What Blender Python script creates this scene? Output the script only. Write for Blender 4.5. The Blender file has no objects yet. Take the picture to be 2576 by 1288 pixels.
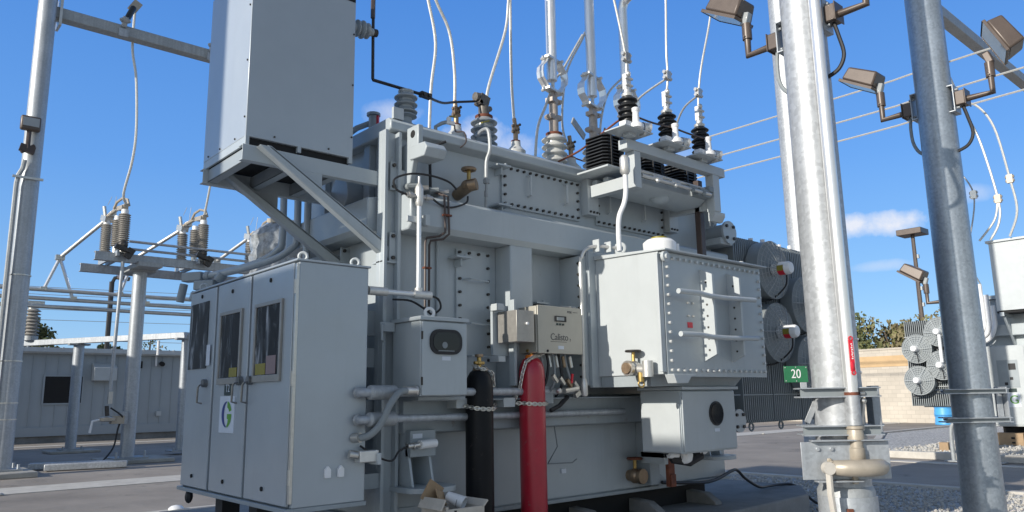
import bpy, bmesh, math, random
from mathutils import Vector, Matrix, Euler
random.seed(7)
R = math.radians
scene = bpy.context.scene
COL = scene.collection

# ------------------------------------------------------------------ camera
HEADING, TILT, ROLL, EYE = R(48.6), R(10.5), R(0.9), 1.5
cam_data = bpy.data.cameras.new("camera")
cam = bpy.data.objects.new("camera", cam_data)
COL.objects.link(cam)
fw = Vector((math.cos(HEADING) * math.cos(TILT), math.sin(HEADING) * math.cos(TILT), math.sin(TILT)))
rt = Vector((math.sin(HEADING), -math.cos(HEADING), 0))
up = rt.cross(fw)
rt2 = math.cos(ROLL) * rt - math.sin(ROLL) * up
up2 = math.sin(ROLL) * rt + math.cos(ROLL) * up
mw = Matrix((rt2, up2, -fw)).transposed().to_4x4()
mw.translation = Vector((0, 0, EYE))
cam.matrix_world = mw
cam_data.sensor_width = 36
cam_data.lens = 36 * 1920 / 2576
cam_data.clip_end = 3000
cam_data.clip_start = 0.05
scene.camera = cam

# ------------------------------------------------------------------ light
SUN_AZ, SUN_EL = R(1), R(21)        # from the -X side, a little towards +Y
sun_dir = Vector((-math.cos(SUN_AZ) * math.cos(SUN_EL), math.sin(SUN_AZ) * math.cos(SUN_EL), math.sin(SUN_EL)))
sd = bpy.data.lights.new("sun", 'SUN')
sd.energy = 5.0
sd.angle = R(0.53)
sd.color = (1.0, 0.94, 0.84)
so = bpy.data.objects.new("sun", sd)
so.rotation_euler = sun_dir.to_track_quat('Z', 'Y').to_euler()
so.location = (-20, 0, 20)
COL.objects.link(so)

world = bpy.data.worlds.new("World")
scene.world = world
world.use_nodes = True
wn, wl = world.node_tree.nodes, world.node_tree.links
wn.clear()
w_out = wn.new('ShaderNodeOutputWorld')
w_bg = wn.new('ShaderNodeBackground')
w_sky = wn.new('ShaderNodeTexSky')
w_sky.sky_type = 'NISHITA'
w_sky.sun_disc = False
w_sky.sun_elevation = SUN_EL
w_sky.sun_rotation = math.atan2(sun_dir.x, sun_dir.y)
w_sky.altitude = 0
w_sky.air_density = 1.0
w_sky.dust_density = 0.25
w_sky.ozone_density = 3.0
w_bg.inputs['Strength'].default_value = 0.15
hs = wn.new('ShaderNodeHueSaturation')
hs.inputs['Hue'].default_value = 0.508
hs.inputs['Saturation'].default_value = 1.2
hs.inputs['Value'].default_value = 1.2
wl.new(w_sky.outputs[0], hs.inputs['Color'])
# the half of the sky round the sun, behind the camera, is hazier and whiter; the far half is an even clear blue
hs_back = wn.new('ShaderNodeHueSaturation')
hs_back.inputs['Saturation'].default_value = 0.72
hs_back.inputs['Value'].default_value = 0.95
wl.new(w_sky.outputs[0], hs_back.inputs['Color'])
tcs = wn.new('ShaderNodeTexCoord')
sepw = wn.new('ShaderNodeSeparateXYZ'); wl.new(tcs.outputs['Generated'], sepw.inputs[0])
el = wn.new('ShaderNodeValToRGB'); wl.new(sepw.outputs['Z'], el.inputs['Fac'])
er = el.color_ramp.elements
er[0].position = 0.0; er[0].color = (2.6, 4.1, 6.0, 1)
er[1].position = 1.0; er[1].color = (1.2, 1.8, 3.0, 1)
for p_, c_ in ((0.10, (1.75, 3.5, 6.0, 1)), (0.28, (0.95, 2.55, 5.9, 1)), (0.5, (0.55, 1.85, 5.2, 1)), (0.62, (1.0, 1.9, 3.8, 1))):
    e_ = er.new(p_); e_.color = c_
front = wn.new('ShaderNodeMix'); front.data_type = 'RGBA'; front.inputs['Factor'].default_value = 0.8
wl.new(hs.outputs[0], front.inputs['A']); wl.new(el.outputs['Color'], front.inputs['B'])
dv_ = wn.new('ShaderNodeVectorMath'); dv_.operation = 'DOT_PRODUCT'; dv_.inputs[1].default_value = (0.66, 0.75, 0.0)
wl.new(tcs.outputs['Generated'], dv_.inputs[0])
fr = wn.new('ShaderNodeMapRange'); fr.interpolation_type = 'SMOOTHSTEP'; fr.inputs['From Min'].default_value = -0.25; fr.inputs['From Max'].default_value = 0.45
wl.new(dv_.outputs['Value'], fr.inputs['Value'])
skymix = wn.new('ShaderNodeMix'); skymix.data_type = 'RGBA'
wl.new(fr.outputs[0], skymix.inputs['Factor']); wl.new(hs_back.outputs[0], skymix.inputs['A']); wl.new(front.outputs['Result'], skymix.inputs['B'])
# small fair-weather clouds, placed by compass direction and height above the horizon
tc = wn.new('ShaderNodeTexCoord')
w_noise = wn.new('ShaderNodeTexNoise')
w_noise.inputs['Scale'].default_value = 20
w_noise.inputs['Detail'].default_value = 7
w_noise.inputs['Roughness'].default_value = 0.6
wl.new(tc.outputs['Generated'], w_noise.inputs['Vector'])

def cloud(az, el, wide, high, gain, soft):
    """a soft elliptical patch of noise round one direction of the sky"""
    d = Vector((math.cos(R(az)) * math.cos(R(el)), math.sin(R(az)) * math.cos(R(el)), math.sin(R(el))))
    side = Vector((-math.sin(R(az)), math.cos(R(az)), 0))
    upv = d.cross(side)
    def dot(vec, scale):
        n = wn.new('ShaderNodeVectorMath'); n.operation = 'DOT_PRODUCT'
        sub = wn.new('ShaderNodeVectorMath'); sub.operation = 'SUBTRACT'
        wl.new(tc.outputs['Generated'], sub.inputs[0]); sub.inputs[1].default_value = d
        wl.new(sub.outputs[0], n.inputs[0]); n.inputs[1].default_value = vec / scale
        p = wn.new('ShaderNodeMath'); p.operation = 'POWER'
        a = wn.new('ShaderNodeMath'); a.operation = 'ABSOLUTE'
        wl.new(n.outputs['Value'], a.inputs[0]); wl.new(a.outputs[0], p.inputs[0]); p.inputs[1].default_value = 2
        return p
    s = wn.new('ShaderNodeMath'); s.operation = 'ADD'
    wl.new(dot(side, math.sin(R(wide))).outputs[0], s.inputs[0]); wl.new(dot(upv, math.sin(R(high))).outputs[0], s.inputs[1])
    inv = wn.new('ShaderNodeMath'); inv.operation = 'SUBTRACT'; inv.inputs[0].default_value = 1.0
    wl.new(s.outputs[0], inv.inputs[1])
    ns = wn.new('ShaderNodeMath'); ns.operation = 'MULTIPLY_ADD'
    wl.new(w_noise.outputs['Fac'], ns.inputs[0]); ns.inputs[1].default_value = 2.2; ns.inputs[2].default_value = -1.25
    t = wn.new('ShaderNodeMath'); t.operation = 'ADD'
    wl.new(inv.outputs[0], t.inputs[0]); wl.new(ns.outputs[0], t.inputs[1])
    m = wn.new('ShaderNodeMapRange')
    wl.new(t.outputs[0], m.inputs['Value'])
    m.inputs['From Min'].default_value = 0.0; m.inputs['From Max'].default_value = soft
    m.inputs['To Max'].default_value = gain
    return m
c_sum = None
for args in ((22.3, 11.2, 3.8, 1.1, 0.85, 0.7), (51.2, 19.6, 3.2, 1.5, 0.8, 1.1), (58, 21.0, 2.6, 1.2, 0.55, 1.2), (48.4, 18.6, 2.4, 1.5, 0.7, 1.1), (22.5, 8.4, 2.2, 0.45, 0.35, 1.2), (36, 17.5, 2.5, 1.2, 0.3, 1.4), (17, 12.5, 2.0, 0.7, 0.35, 1.2)):
    m = cloud(*args)
    if c_sum is None: c_sum = m.outputs[0]
    else:
        a = wn.new('ShaderNodeMath'); a.operation = 'MAXIMUM'
        wl.new(c_sum, a.inputs[0]); wl.new(m.outputs[0], a.inputs[1]); c_sum = a.outputs[0]
mix = wn.new('ShaderNodeMix'); mix.data_type = 'RGBA'
wl.new(c_sum, mix.inputs['Factor'])
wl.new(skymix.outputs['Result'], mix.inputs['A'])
mix.inputs['B'].default_value = (6.1, 6.1, 6.4, 1)
wl.new(mix.outputs['Result'], w_bg.inputs['Color'])
wl.new(w_bg.outputs[0], w_out.inputs['Surface'])

scene.view_settings.view_transform = 'Standard'
scene.view_settings.look = 'None'
scene.view_settings.gamma = 1
scene.view_settings.use_curve_mapping = False
scene.view_settings.exposure = 0.0

# ------------------------------------------------------------------ materials
def mat(name, base, rough=0.5, metal=0.0, var=0.12, scale=6.0, bump=0.0, bscale=60.0, spec=0.5, coat=0.0, second=None):
    m = bpy.data.materials.new(name); m.use_nodes = True
    n, l = m.node_tree.nodes, m.node_tree.links
    b = n['Principled BSDF']
    b.inputs['Roughness'].default_value = rough
    b.inputs['Metallic'].default_value = metal
    b.inputs['Specular IOR Level'].default_value = spec
    if coat: b.inputs['Coat Weight'].default_value = coat; b.inputs['Coat Roughness'].default_value = 0.15
    t = n.new('ShaderNodeTexCoord')
    nz = n.new('ShaderNodeTexNoise'); nz.inputs['Scale'].default_value = scale; nz.inputs['Detail'].default_value = 6; nz.inputs['Roughness'].default_value = 0.65
    l.new(t.outputs['Object'], nz.inputs['Vector'])
    r = n.new('ShaderNodeValToRGB')
    lo = tuple(c * (1 - var) for c in base); hi = tuple(min(1, c * (1 + var)) for c in (second or base))
    r.color_ramp.elements[0].color = (*lo, 1); r.color_ramp.elements[1].color = (*hi, 1)
    r.color_ramp.elements[0].position = 0.3; r.color_ramp.elements[1].position = 0.7
    l.new(nz.outputs['Fac'], r.inputs['Fac']); l.new(r.outputs['Color'], b.inputs['Base Color'])
    rr = n.new('ShaderNodeMapRange'); rr.inputs['To Min'].default_value = max(0.02, rough - 0.07); rr.inputs['To Max'].default_value = min(1, rough + 0.09)
    l.new(nz.outputs['Fac'], rr.inputs['Value']); l.new(rr.outputs[0], b.inputs['Roughness'])
    if bump:
        n2 = n.new('ShaderNodeTexNoise'); n2.inputs['Scale'].default_value = bscale; n2.inputs['Detail'].default_value = 4
        l.new(t.outputs['Object'], n2.inputs['Vector'])
        bp = n.new('ShaderNodeBump'); bp.inputs['Strength'].default_value = bump; bp.inputs['Distance'].default_value = 0.01
        l.new(n2.outputs['Fac'], bp.inputs['Height']); l.new(bp.outputs[0], b.inputs['Normal'])
    return m

def weather(m, amount, tint=(0.16, 0.15, 0.13), vscale=(9, 9, 0.55), lo=0.52, hi=0.78):
    """rain runs and grime: a vertically stretched noise lays thin dirt over the paint"""
    n, l = m.node_tree.nodes, m.node_tree.links
    b = n['Principled BSDF']; t = [x for x in n if x.type == 'TEX_COORD'][0]
    mp = n.new('ShaderNodeMapping'); mp.inputs['Scale'].default_value = vscale; l.new(t.outputs['Object'], mp.inputs['Vector'])
    st = n.new('ShaderNodeTexNoise'); st.inputs['Detail'].default_value = 8; st.inputs['Roughness'].default_value = 0.7; st.inputs['Scale'].default_value = 1.3; l.new(mp.outputs[0], st.inputs['Vector'])
    bl = n.new('ShaderNodeTexNoise'); bl.inputs['Scale'].default_value = 1.1; bl.inputs['Detail'].default_value = 5; l.new(t.outputs['Object'], bl.inputs['Vector'])
    mu = n.new('ShaderNodeMath'); mu.operation = 'MULTIPLY'
    r = n.new('ShaderNodeMapRange'); r.inputs['From Min'].default_value = lo; r.inputs['From Max'].default_value = hi; l.new(st.outputs['Fac'], r.inputs['Value'])
    r2 = n.new('ShaderNodeMapRange'); r2.inputs['From Min'].default_value = 0.35; r2.inputs['From Max'].default_value = 0.7; r2.inputs['To Max'].default_value = amount; l.new(bl.outputs['Fac'], r2.inputs['Value'])
    l.new(r.outputs[0], mu.inputs[0]); l.new(r2.outputs[0], mu.inputs[1])
    old = b.inputs['Base Color'].links[0].from_socket
    mx = n.new('ShaderNodeMix'); mx.data_type = 'RGBA'; l.new(mu.outputs[0], mx.inputs['Factor']); l.new(old, mx.inputs['A']); mx.inputs['B'].default_value = (*tint, 1)
    l.new(mx.outputs['Result'], b.inputs['Base Color'])
    return m

def galv(name, base, rough=0.42, metal=0.75, scale=38, var=0.16):
    """hot-dip galvanizing: zinc spangle plus vertical runs"""
    m = mat(name, base, rough, metal, 0.1, 3.0)
    n, l = m.node_tree.nodes, m.node_tree.links
    b = n['Principled BSDF']
    t = [x for x in n if x.type == 'TEX_COORD'][0]
    v = n.new('ShaderNodeTexVoronoi'); v.inputs['Scale'].default_value = scale
    l.new(t.outputs['Object'], v.inputs['Vector'])
    mp = n.new('ShaderNodeMapping'); mp.inputs['Scale'].default_value = (18, 18, 0.7)
    l.new(t.outputs['Object'], mp.inputs['Vector'])
    st = n.new('ShaderNodeTexNoise'); st.inputs['Scale'].default_value = 1.0; st.inputs['Detail'].default_value = 5
    l.new(mp.outputs[0], st.inputs['Vector'])
    old = b.inputs['Base Color'].links[0].from_socket
    mx = n.new('ShaderNodeMix'); mx.data_type = 'RGBA'; mx.blend_type = 'MULTIPLY'; mx.inputs['Factor'].default_value = 1
    r = n.new('ShaderNodeMapRange'); r.inputs['To Min'].default_value = 1 - var; r.inputs['To Max'].default_value = 1.0
    sep = n.new('ShaderNodeSeparateColor'); l.new(v.outputs['Color'], sep.inputs[0]); l.new(sep.outputs[0], r.inputs['Value'])
    r2 = n.new('ShaderNodeMapRange'); r2.inputs['From Min'].default_value = 0.3; r2.inputs['From Max'].default_value = 0.7; r2.inputs['To Min'].default_value = 0.82
    l.new(st.outputs['Fac'], r2.inputs['Value'])
    mu = n.new('ShaderNodeMath'); mu.operation = 'MULTIPLY'; l.new(r.outputs[0], mu.inputs[0]); l.new(r2.outputs[0], mu.inputs[1])
    l.new(old, mx.inputs['A']); l.new(mu.outputs[0], mx.inputs['B']); l.new(mx.outputs['Result'], b.inputs['Base Color'])
    return m

def plain(name, base, rough=0.5, metal=0.0, **k): return mat(name, base, rough, metal, var=0.06, **k)

def glassy(name, base, rough=0.08):
    m = mat(name, base, rough, 0.0, 0.3, 4.0, spec=0.9); return m

M = {}
M['paint'] = mat('grey_paint', (0.40, 0.44, 0.46), 0.36, 0, 0.05, 2.2, 0.03, 90, coat=0.15)
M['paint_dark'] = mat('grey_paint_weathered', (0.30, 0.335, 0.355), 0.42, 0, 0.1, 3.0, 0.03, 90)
M['paint_light'] = mat('light_grey_paint', (0.46, 0.49, 0.50), 0.36, 0, 0.05, 2.2, 0.03, 90)
M['cab'] = mat('cabinet_paint', (0.40, 0.44, 0.47), 0.30, 0.15, 0.04, 1.8, 0.02, 120, coat=0.2)
M['rad'] = mat('radiator_paint', (0.23, 0.255, 0.265), 0.5, 0, 0.12, 3.0)
M['galv'] = galv('galvanized_steel', (0.47, 0.50, 0.53), 0.46, 0.4)
M['galv_blue'] = galv('shaded_galvanizing', (0.40, 0.45, 0.50), 0.38, 0.55, 45, 0.2)  # blue shade of the right hand pole put into the base colour
M['galv_bright'] = galv('galvanized_pole', (0.50, 0.52, 0.54), 0.46, 0.35, 30, 0.24)
M['galv_dull'] = galv('dull_galvanizing', (0.42, 0.44, 0.45), 0.55, 0.35)
M['alu'] = mat('aluminium_tube', (0.78, 0.78, 0.77), 0.30, 0.65, 0.05, 5.0)
M['alu_dull'] = mat('weathered_aluminium', (0.66, 0.65, 0.62), 0.45, 0.7, 0.12, 9.0)
M['cable'] = mat('stranded_cable', (0.60, 0.59, 0.55), 0.5, 0.5, 0.15, 30.0)
M['porc'] = mat('grey_porcelain', (0.29, 0.32, 0.335), 0.18, 0, 0.06, 5.0, coat=0.3)
M['porc_light'] = mat('pale_porcelain', (0.55, 0.55, 0.52), 0.2, 0, 0.08, 5.0, coat=0.3)
M['porc_brown'] = mat('weathered_insulator', (0.34, 0.32, 0.29), 0.35, 0, 0.14, 6.0)
M['poly'] = mat('black_polymer', (0.022, 0.023, 0.025), 0.42, 0, 0.25, 8.0)
M['rubber'] = mat('black_rubber', (0.016, 0.016, 0.018), 0.5, 0, 0.25, 10.0)
M['bronze'] = mat('bronze_casting', (0.33, 0.24, 0.16), 0.42, 0.75, 0.25, 14.0)
M['handle'] = mat('dull_chrome', (0.22, 0.22, 0.22), 0.3, 0.8, 0.2, 20.0)
M['brass'] = mat('brass_fitting', (0.52, 0.36, 0.13), 0.35, 0.85, 0.2, 12.0)
M['rust'] = mat('rusty_steel', (0.17, 0.055, 0.03), 0.75, 0.1, 0.4, 14.0)
M['brown'] = mat('bronze_paint', (0.105, 0.080, 0.066), 0.38, 0.15, 0.1, 6.0)
M['brownpipe'] = mat('dark_brown_pipe', (0.075, 0.055, 0.05), 0.45, 0.2, 0.2, 6.0)
M['fitting'] = mat('weathered_fitting', (0.40, 0.345, 0.30), 0.5, 0.3, 0.2, 18.0)
M['fitting_dark'] = mat('dark_fitting', (0.15, 0.135, 0.12), 0.5, 0.3, 0.3, 18.0)
M['steel'] = mat('stainless_steel', (0.60, 0.58, 0.54), 0.34, 0.85, 0.1, 20.0)
M['bolt'] = mat('dark_bolt', (0.07, 0.065, 0.06), 0.5, 0.6, 0.3, 20.0)
M['bolt_lit'] = mat('sunlit_bolt', (0.55, 0.56, 0.55), 0.4, 0.2, 0.1, 20.0)  # colour lightened to show sun on the bolt heads
M['steel_dark'] = mat('dull_stainless', (0.34, 0.325, 0.30), 0.4, 0.5, 0.1, 20.0)
M['beige'] = mat('beige_enclosure', (0.42, 0.40, 0.345), 0.4, 0.2, 0.05, 4.0, 0.02, 120)
M['red_cyl'] = mat('red_cylinder_paint', (0.40, 0.016, 0.034), 0.32, 0, 0.12, 5.0, coat=0.3)
M['black_cyl'] = mat('black_cylinder_paint', (0.008, 0.009, 0.011), 0.42, 0, 0.3, 4.0, spec=0.22)
M['orange'] = plain('orange_band', (0.85, 0.22, 0.02), 0.5)
M['red'] = plain('red_plastic', (0.62, 0.02, 0.04), 0.4)
M['yellow'] = plain('yellow_label', (0.26, 0.22, 0.03), 0.5)
M['pink'] = plain('pink_paper', (0.27, 0.20, 0.20), 0.7)
M['white'] = plain('white_enamel', (0.78, 0.78, 0.78), 0.4)
M['label'] = plain('printed_label', (0.62, 0.66, 0.72), 0.5)
M['green'] = plain('green_sign', (0.025, 0.16, 0.07), 0.4)
M['dkgreen'] = plain('dark_green_plate', (0.012, 0.035, 0.035), 0.4)
M['logo_blue'] = plain('logo_blue', (0.01, 0.035, 0.22), 0.45)
M['logo_green'] = plain('logo_green', (0.10, 0.32, 0.025), 0.45)
M['ink'] = plain('grey_ink', (0.10, 0.10, 0.10), 0.5)
M['glass'] = mat('dark_window_glass', (0.012, 0.014, 0.018), 0.1, 0, 0.3, 4.0, spec=0.35)
M['lcd'] = plain('lcd_display', (0.33, 0.36, 0.36), 0.25)
def wrapped():
    m = mat('glass_with_film', (0.012, 0.014, 0.018), 0.12, 0, 0.3, 4.0, spec=0.4)
    n, l = m.node_tree.nodes, m.node_tree.links
    b = n['Principled BSDF']; t = [x for x in n if x.type == 'TEX_COORD'][0]
    mp = n.new('ShaderNodeMapping'); mp.inputs['Rotation'].default_value = (R(28), 0, 0); mp.inputs['Scale'].default_value = (1, 7, 1.6); l.new(t.outputs['Object'], mp.inputs['Vector'])
    nz = n.new('ShaderNodeTexNoise'); nz.inputs['Scale'].default_value = 1.7; nz.inputs['Detail'].default_value = 3; nz.inputs['Distortion'].default_value = 0.8; l.new(mp.outputs[0], nz.inputs['Vector'])
    r = n.new('ShaderNodeValToRGB'); e = r.color_ramp.elements
    e[0].position = 0.46; e[0].color = (0.012, 0.014, 0.018, 1); e[1].position = 0.72; e[1].color = (0.40, 0.42, 0.45, 1)
    x = e.new(0.58); x.color = (0.07, 0.08, 0.09, 1)
    l.new(nz.outputs['Fac'], r.inputs['Fac']); l.new(r.outputs['Color'], b.inputs['Base Color']); return m
M['wrap_glass'] = wrapped()
M['film'] = mat('crumpled_plastic_film', (0.26, 0.28, 0.30), 0.22, 0, 0.6, 7.0, 0.5, 14, spec=0.6)
M['gasket'] = plain('gasket', (0.02, 0.02, 0.022), 0.6)
M['tan'] = mat('tan_casting', (0.42, 0.37, 0.30), 0.4, 0.25, 0.12, 8.0)
M['clad'] = mat('grey_cladding', (0.33, 0.37, 0.40), 0.55, 0, 0.05, 0.7)
M['roof'] = mat('pale_roof_trim', (0.48, 0.51, 0.53), 0.5, 0.1, 0.08, 1.5)
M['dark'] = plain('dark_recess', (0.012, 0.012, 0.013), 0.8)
M['concrete'] = mat('concrete', (0.36, 0.345, 0.31), 0.85, 0, 0.2, 3.0, 0.35, 40)
M['conc_dark'] = mat('stained_concrete', (0.24, 0.235, 0.225), 0.9, 0, 0.25, 2.2, 0.4, 30)
M['gravel_stone'] = mat('pale_stone', (0.42, 0.42, 0.41), 0.85, 0, 0.2, 8.0)
M['conc_pale'] = mat('pale_concrete', (0.52, 0.49, 0.44), 0.8, 0, 0.14, 4.0, 0.25, 40)
M['asphalt'] = mat('asphalt', (0.285, 0.25, 0.215), 0.85, 0, 0.16, 0.35, 0.5, 160, second=(0.31, 0.275, 0.24))
M['blue'] = plain('blue_plastic', (0.08, 0.36, 0.70), 0.45)
M['card'] = mat('cardboard', (0.36, 0.25, 0.15), 0.85, 0, 0.15, 6.0)
M['card_white'] = mat('white_carton', (0.50, 0.46, 0.40), 0.8, 0, 0.2, 5.0)
M['redtape'] = plain('red_tape_print', (0.45, 0.10, 0.05), 0.7)
M['bark'] = mat('bark', (0.11, 0.085, 0.065), 0.9, 0, 0.3, 6.0)
M['leaf_a'] = mat('leaf_olive', (0.12, 0.13, 0.05), 0.65, 0, 0.4, 1.2, second=(0.18, 0.18, 0.07))
M['leaf_b'] = mat('leaf_dark', (0.07, 0.095, 0.04), 0.65, 0, 0.4, 1.2, second=(0.11, 0.13, 0.055))
M['leaf_c'] = mat('leaf_brownish', (0.15, 0.125, 0.06), 0.7, 0, 0.35, 1.2, second=(0.19, 0.16, 0.08))
M['bulb'] = plain('lamp_lens', (0.35, 0.37, 0.38), 0.15)

# gravel: pebbles by colour cell and bump
def gravel_mat():
    m = mat('gravel', (0.33, 0.335, 0.33), 0.9, 0, 0.3, 1.0)
    n, l = m.node_tree.nodes, m.node_tree.links
    b = n['Principled BSDF']; t = [x for x in n if x.type == 'TEX_COORD'][0]
    v = n.new('ShaderNodeTexVoronoi'); v.inputs['Scale'].default_value = 28
    l.new(t.outputs['Object'], v.inputs['Vector'])
    r = n.new('ShaderNodeValToRGB'); r.color_ramp.elements[0].color = (0.22, 0.22, 0.22, 1); r.color_ramp.elements[1].color = (0.68, 0.67, 0.65, 1)
    sep = n.new('ShaderNodeSeparateColor'); l.new(v.outputs['Color'], sep.inputs[0]); l.new(sep.outputs[1], r.inputs['Fac'])
    l.new(r.outputs[0], b.inputs['Base Color'])
    bp = n.new('ShaderNodeBump'); bp.invert = True; bp.inputs['Strength'].default_value = 1.0; bp.inputs['Distance'].default_value = 0.03
    l.new(v.outputs['Distance'], bp.inputs['Height']); l.new(bp.outputs[0], b.inputs['Normal'])
    return m
M['gravel'] = gravel_mat()
for k_, a_ in (('paint', .22), ('paint_dark', .45), ('paint_light', .15), ('cab', .16), ('clad', .2), ('rad', .3), ('galv', .25), ('galv_dull', .35), ('beige', .15), ('black_cyl', .06), ('red_cyl', .25)): weather(M[k_], a_)
def buckle(m, scale, strength):
    """slow waviness of sheet metal"""
    n, l = m.node_tree.nodes, m.node_tree.links
    b = n['Principled BSDF']; t = [x for x in n if x.type == 'TEX_COORD'][0]
    nz = n.new('ShaderNodeTexNoise'); nz.inputs['Scale'].default_value = scale; nz.inputs['Detail'].default_value = 2; l.new(t.outputs['Object'], nz.inputs['Vector'])
    bp = n.new('ShaderNodeBump'); bp.inputs['Strength'].default_value = strength; bp.inputs['Distance'].default_value = 0.05
    l.new(nz.outputs['Fac'], bp.inputs['Height'])
    old = b.inputs['Normal'].links
    if old: l.new(old[0].from_socket, bp.inputs['Normal'])
    l.new(bp.outputs[0], b.inputs['Normal'])
for k_, sc_, st_ in (('cab', 2.2, .25), ('paint', 2.6, .12), ('paint_light', 2.6, .15), ('beige', 4, .15), ('clad', 1.5, .2)): buckle(M[k_], sc_, st_)
def spots(m, tint, scale, lo, hi, amount):
    """sparse rust or oil spots"""
    n, l = m.node_tree.nodes, m.node_tree.links
    b = n['Principled BSDF']; t = [x for x in n if x.type == 'TEX_COORD'][0]
    nz = n.new('ShaderNodeTexNoise'); nz.inputs['Scale'].default_value = scale; nz.inputs['Detail'].default_value = 9; nz.inputs['Roughness'].default_value = 0.75; l.new(t.outputs['Object'], nz.inputs['Vector'])
    r = n.new('ShaderNodeMapRange'); r.inputs['From Min'].default_value = lo; r.inputs['From Max'].default_value = hi; r.inputs['To Max'].default_value = amount; l.new(nz.outputs['Fac'], r.inputs['Value'])
    old = b.inputs['Base Color'].links[0].from_socket
    mx = n.new('ShaderNodeMix'); mx.data_type = 'RGBA'; l.new(r.outputs[0], mx.inputs['Factor']); l.new(old, mx.inputs['A']); mx.inputs['B'].default_value = (*tint, 1); l.new(mx.outputs['Result'], b.inputs['Base Color'])
spots(M['paint'], (0.22, 0.15, 0.10), 5, .66, .74, .6); spots(M['paint_dark'], (0.18, 0.12, 0.08), 5, .62, .72, .6); spots(M['cab'], (0.25, 0.22, 0.19), 6, .68, .76, .5)
spots(M['red_cyl'], (0.22, 0.12, 0.11), 9, .60, .68, .7); spots(M['black_cyl'], (0.07, 0.06, 0.055), 9, .60, .68, .6); spots(M['galv_dull'], (0.25, 0.17, 0.11), 6, .66, .75, .5)
weather(M['asphalt'], .5, (0.14, 0.13, 0.12), (45, 45, 45), .45, .75)
spots(M['asphalt'], (0.09, 0.085, 0.08), .8, .60, .66, .7)
weather(M['asphalt'], .75, (0.12, 0.11, 0.10), (.5, .12, .5), .42, .75)
weather(M['asphalt'], .5, (0.36, 0.34, 0.31), (1.6, .5, 1), .55, .8)
weather(M['conc_pale'], .6, (0.30, 0.28, 0.25), (1.5, 1.5, 1.5), .45, .75)

def block_mat():
    m = mat('concrete_block', (0.52, 0.47, 0.40), 0.9, 0, 0.08, 0.6, 0.2, 30)
    n, l = m.node_tree.nodes, m.node_tree.links
    b = n['Principled BSDF']; t = [x for x in n if x.type == 'TEX_COORD'][0]
    mp = n.new('ShaderNodeMapping'); mp.inputs['Rotation'].default_value = (R(90), 0, R(90)); l.new(t.outputs['Object'], mp.inputs['Vector'])
    br = n.new('ShaderNodeTexBrick'); br.inputs['Scale'].default_value = 1.0
    br.inputs['Brick Width'].default_value = 0.4; br.inputs['Row Height'].default_value = 0.2; br.inputs['Mortar Size'].default_value = 0.008
    sw = n.new('ShaderNodeSeparateXYZ'); cb = n.new('ShaderNodeCombineXYZ')
    l.new(t.outputs['Object'], sw.inputs[0]); l.new(sw.outputs['Y'], cb.inputs['X']); l.new(sw.outputs['Z'], cb.inputs['Y'])
    l.new(cb.outputs[0], br.inputs['Vector'])
    br.inputs['Color1'].default_value = (1, 1, 1, 1); br.inputs['Color2'].default_value = (0.88, 0.88, 0.88, 1); br.inputs['Mortar'].default_value = (0.72, 0.72, 0.72, 1)
    old = b.inputs['Base Color'].links[0].from_socket
    mx = n.new('ShaderNodeMix'); mx.data_type = 'RGBA'; mx.blend_type = 'MULTIPLY'; mx.inputs['Factor'].default_value = 1
    l.new(old, mx.inputs['A']); l.new(br.outputs['Color'], mx.inputs['B']); l.new(mx.outputs['Result'], b.inputs['Base Color'])
    return m
M['block'] = block_mat()
M['tanband'] = mat('tan_block', (0.52, 0.36, 0.20), 0.9, 0, 0.1, 2.0)

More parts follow.
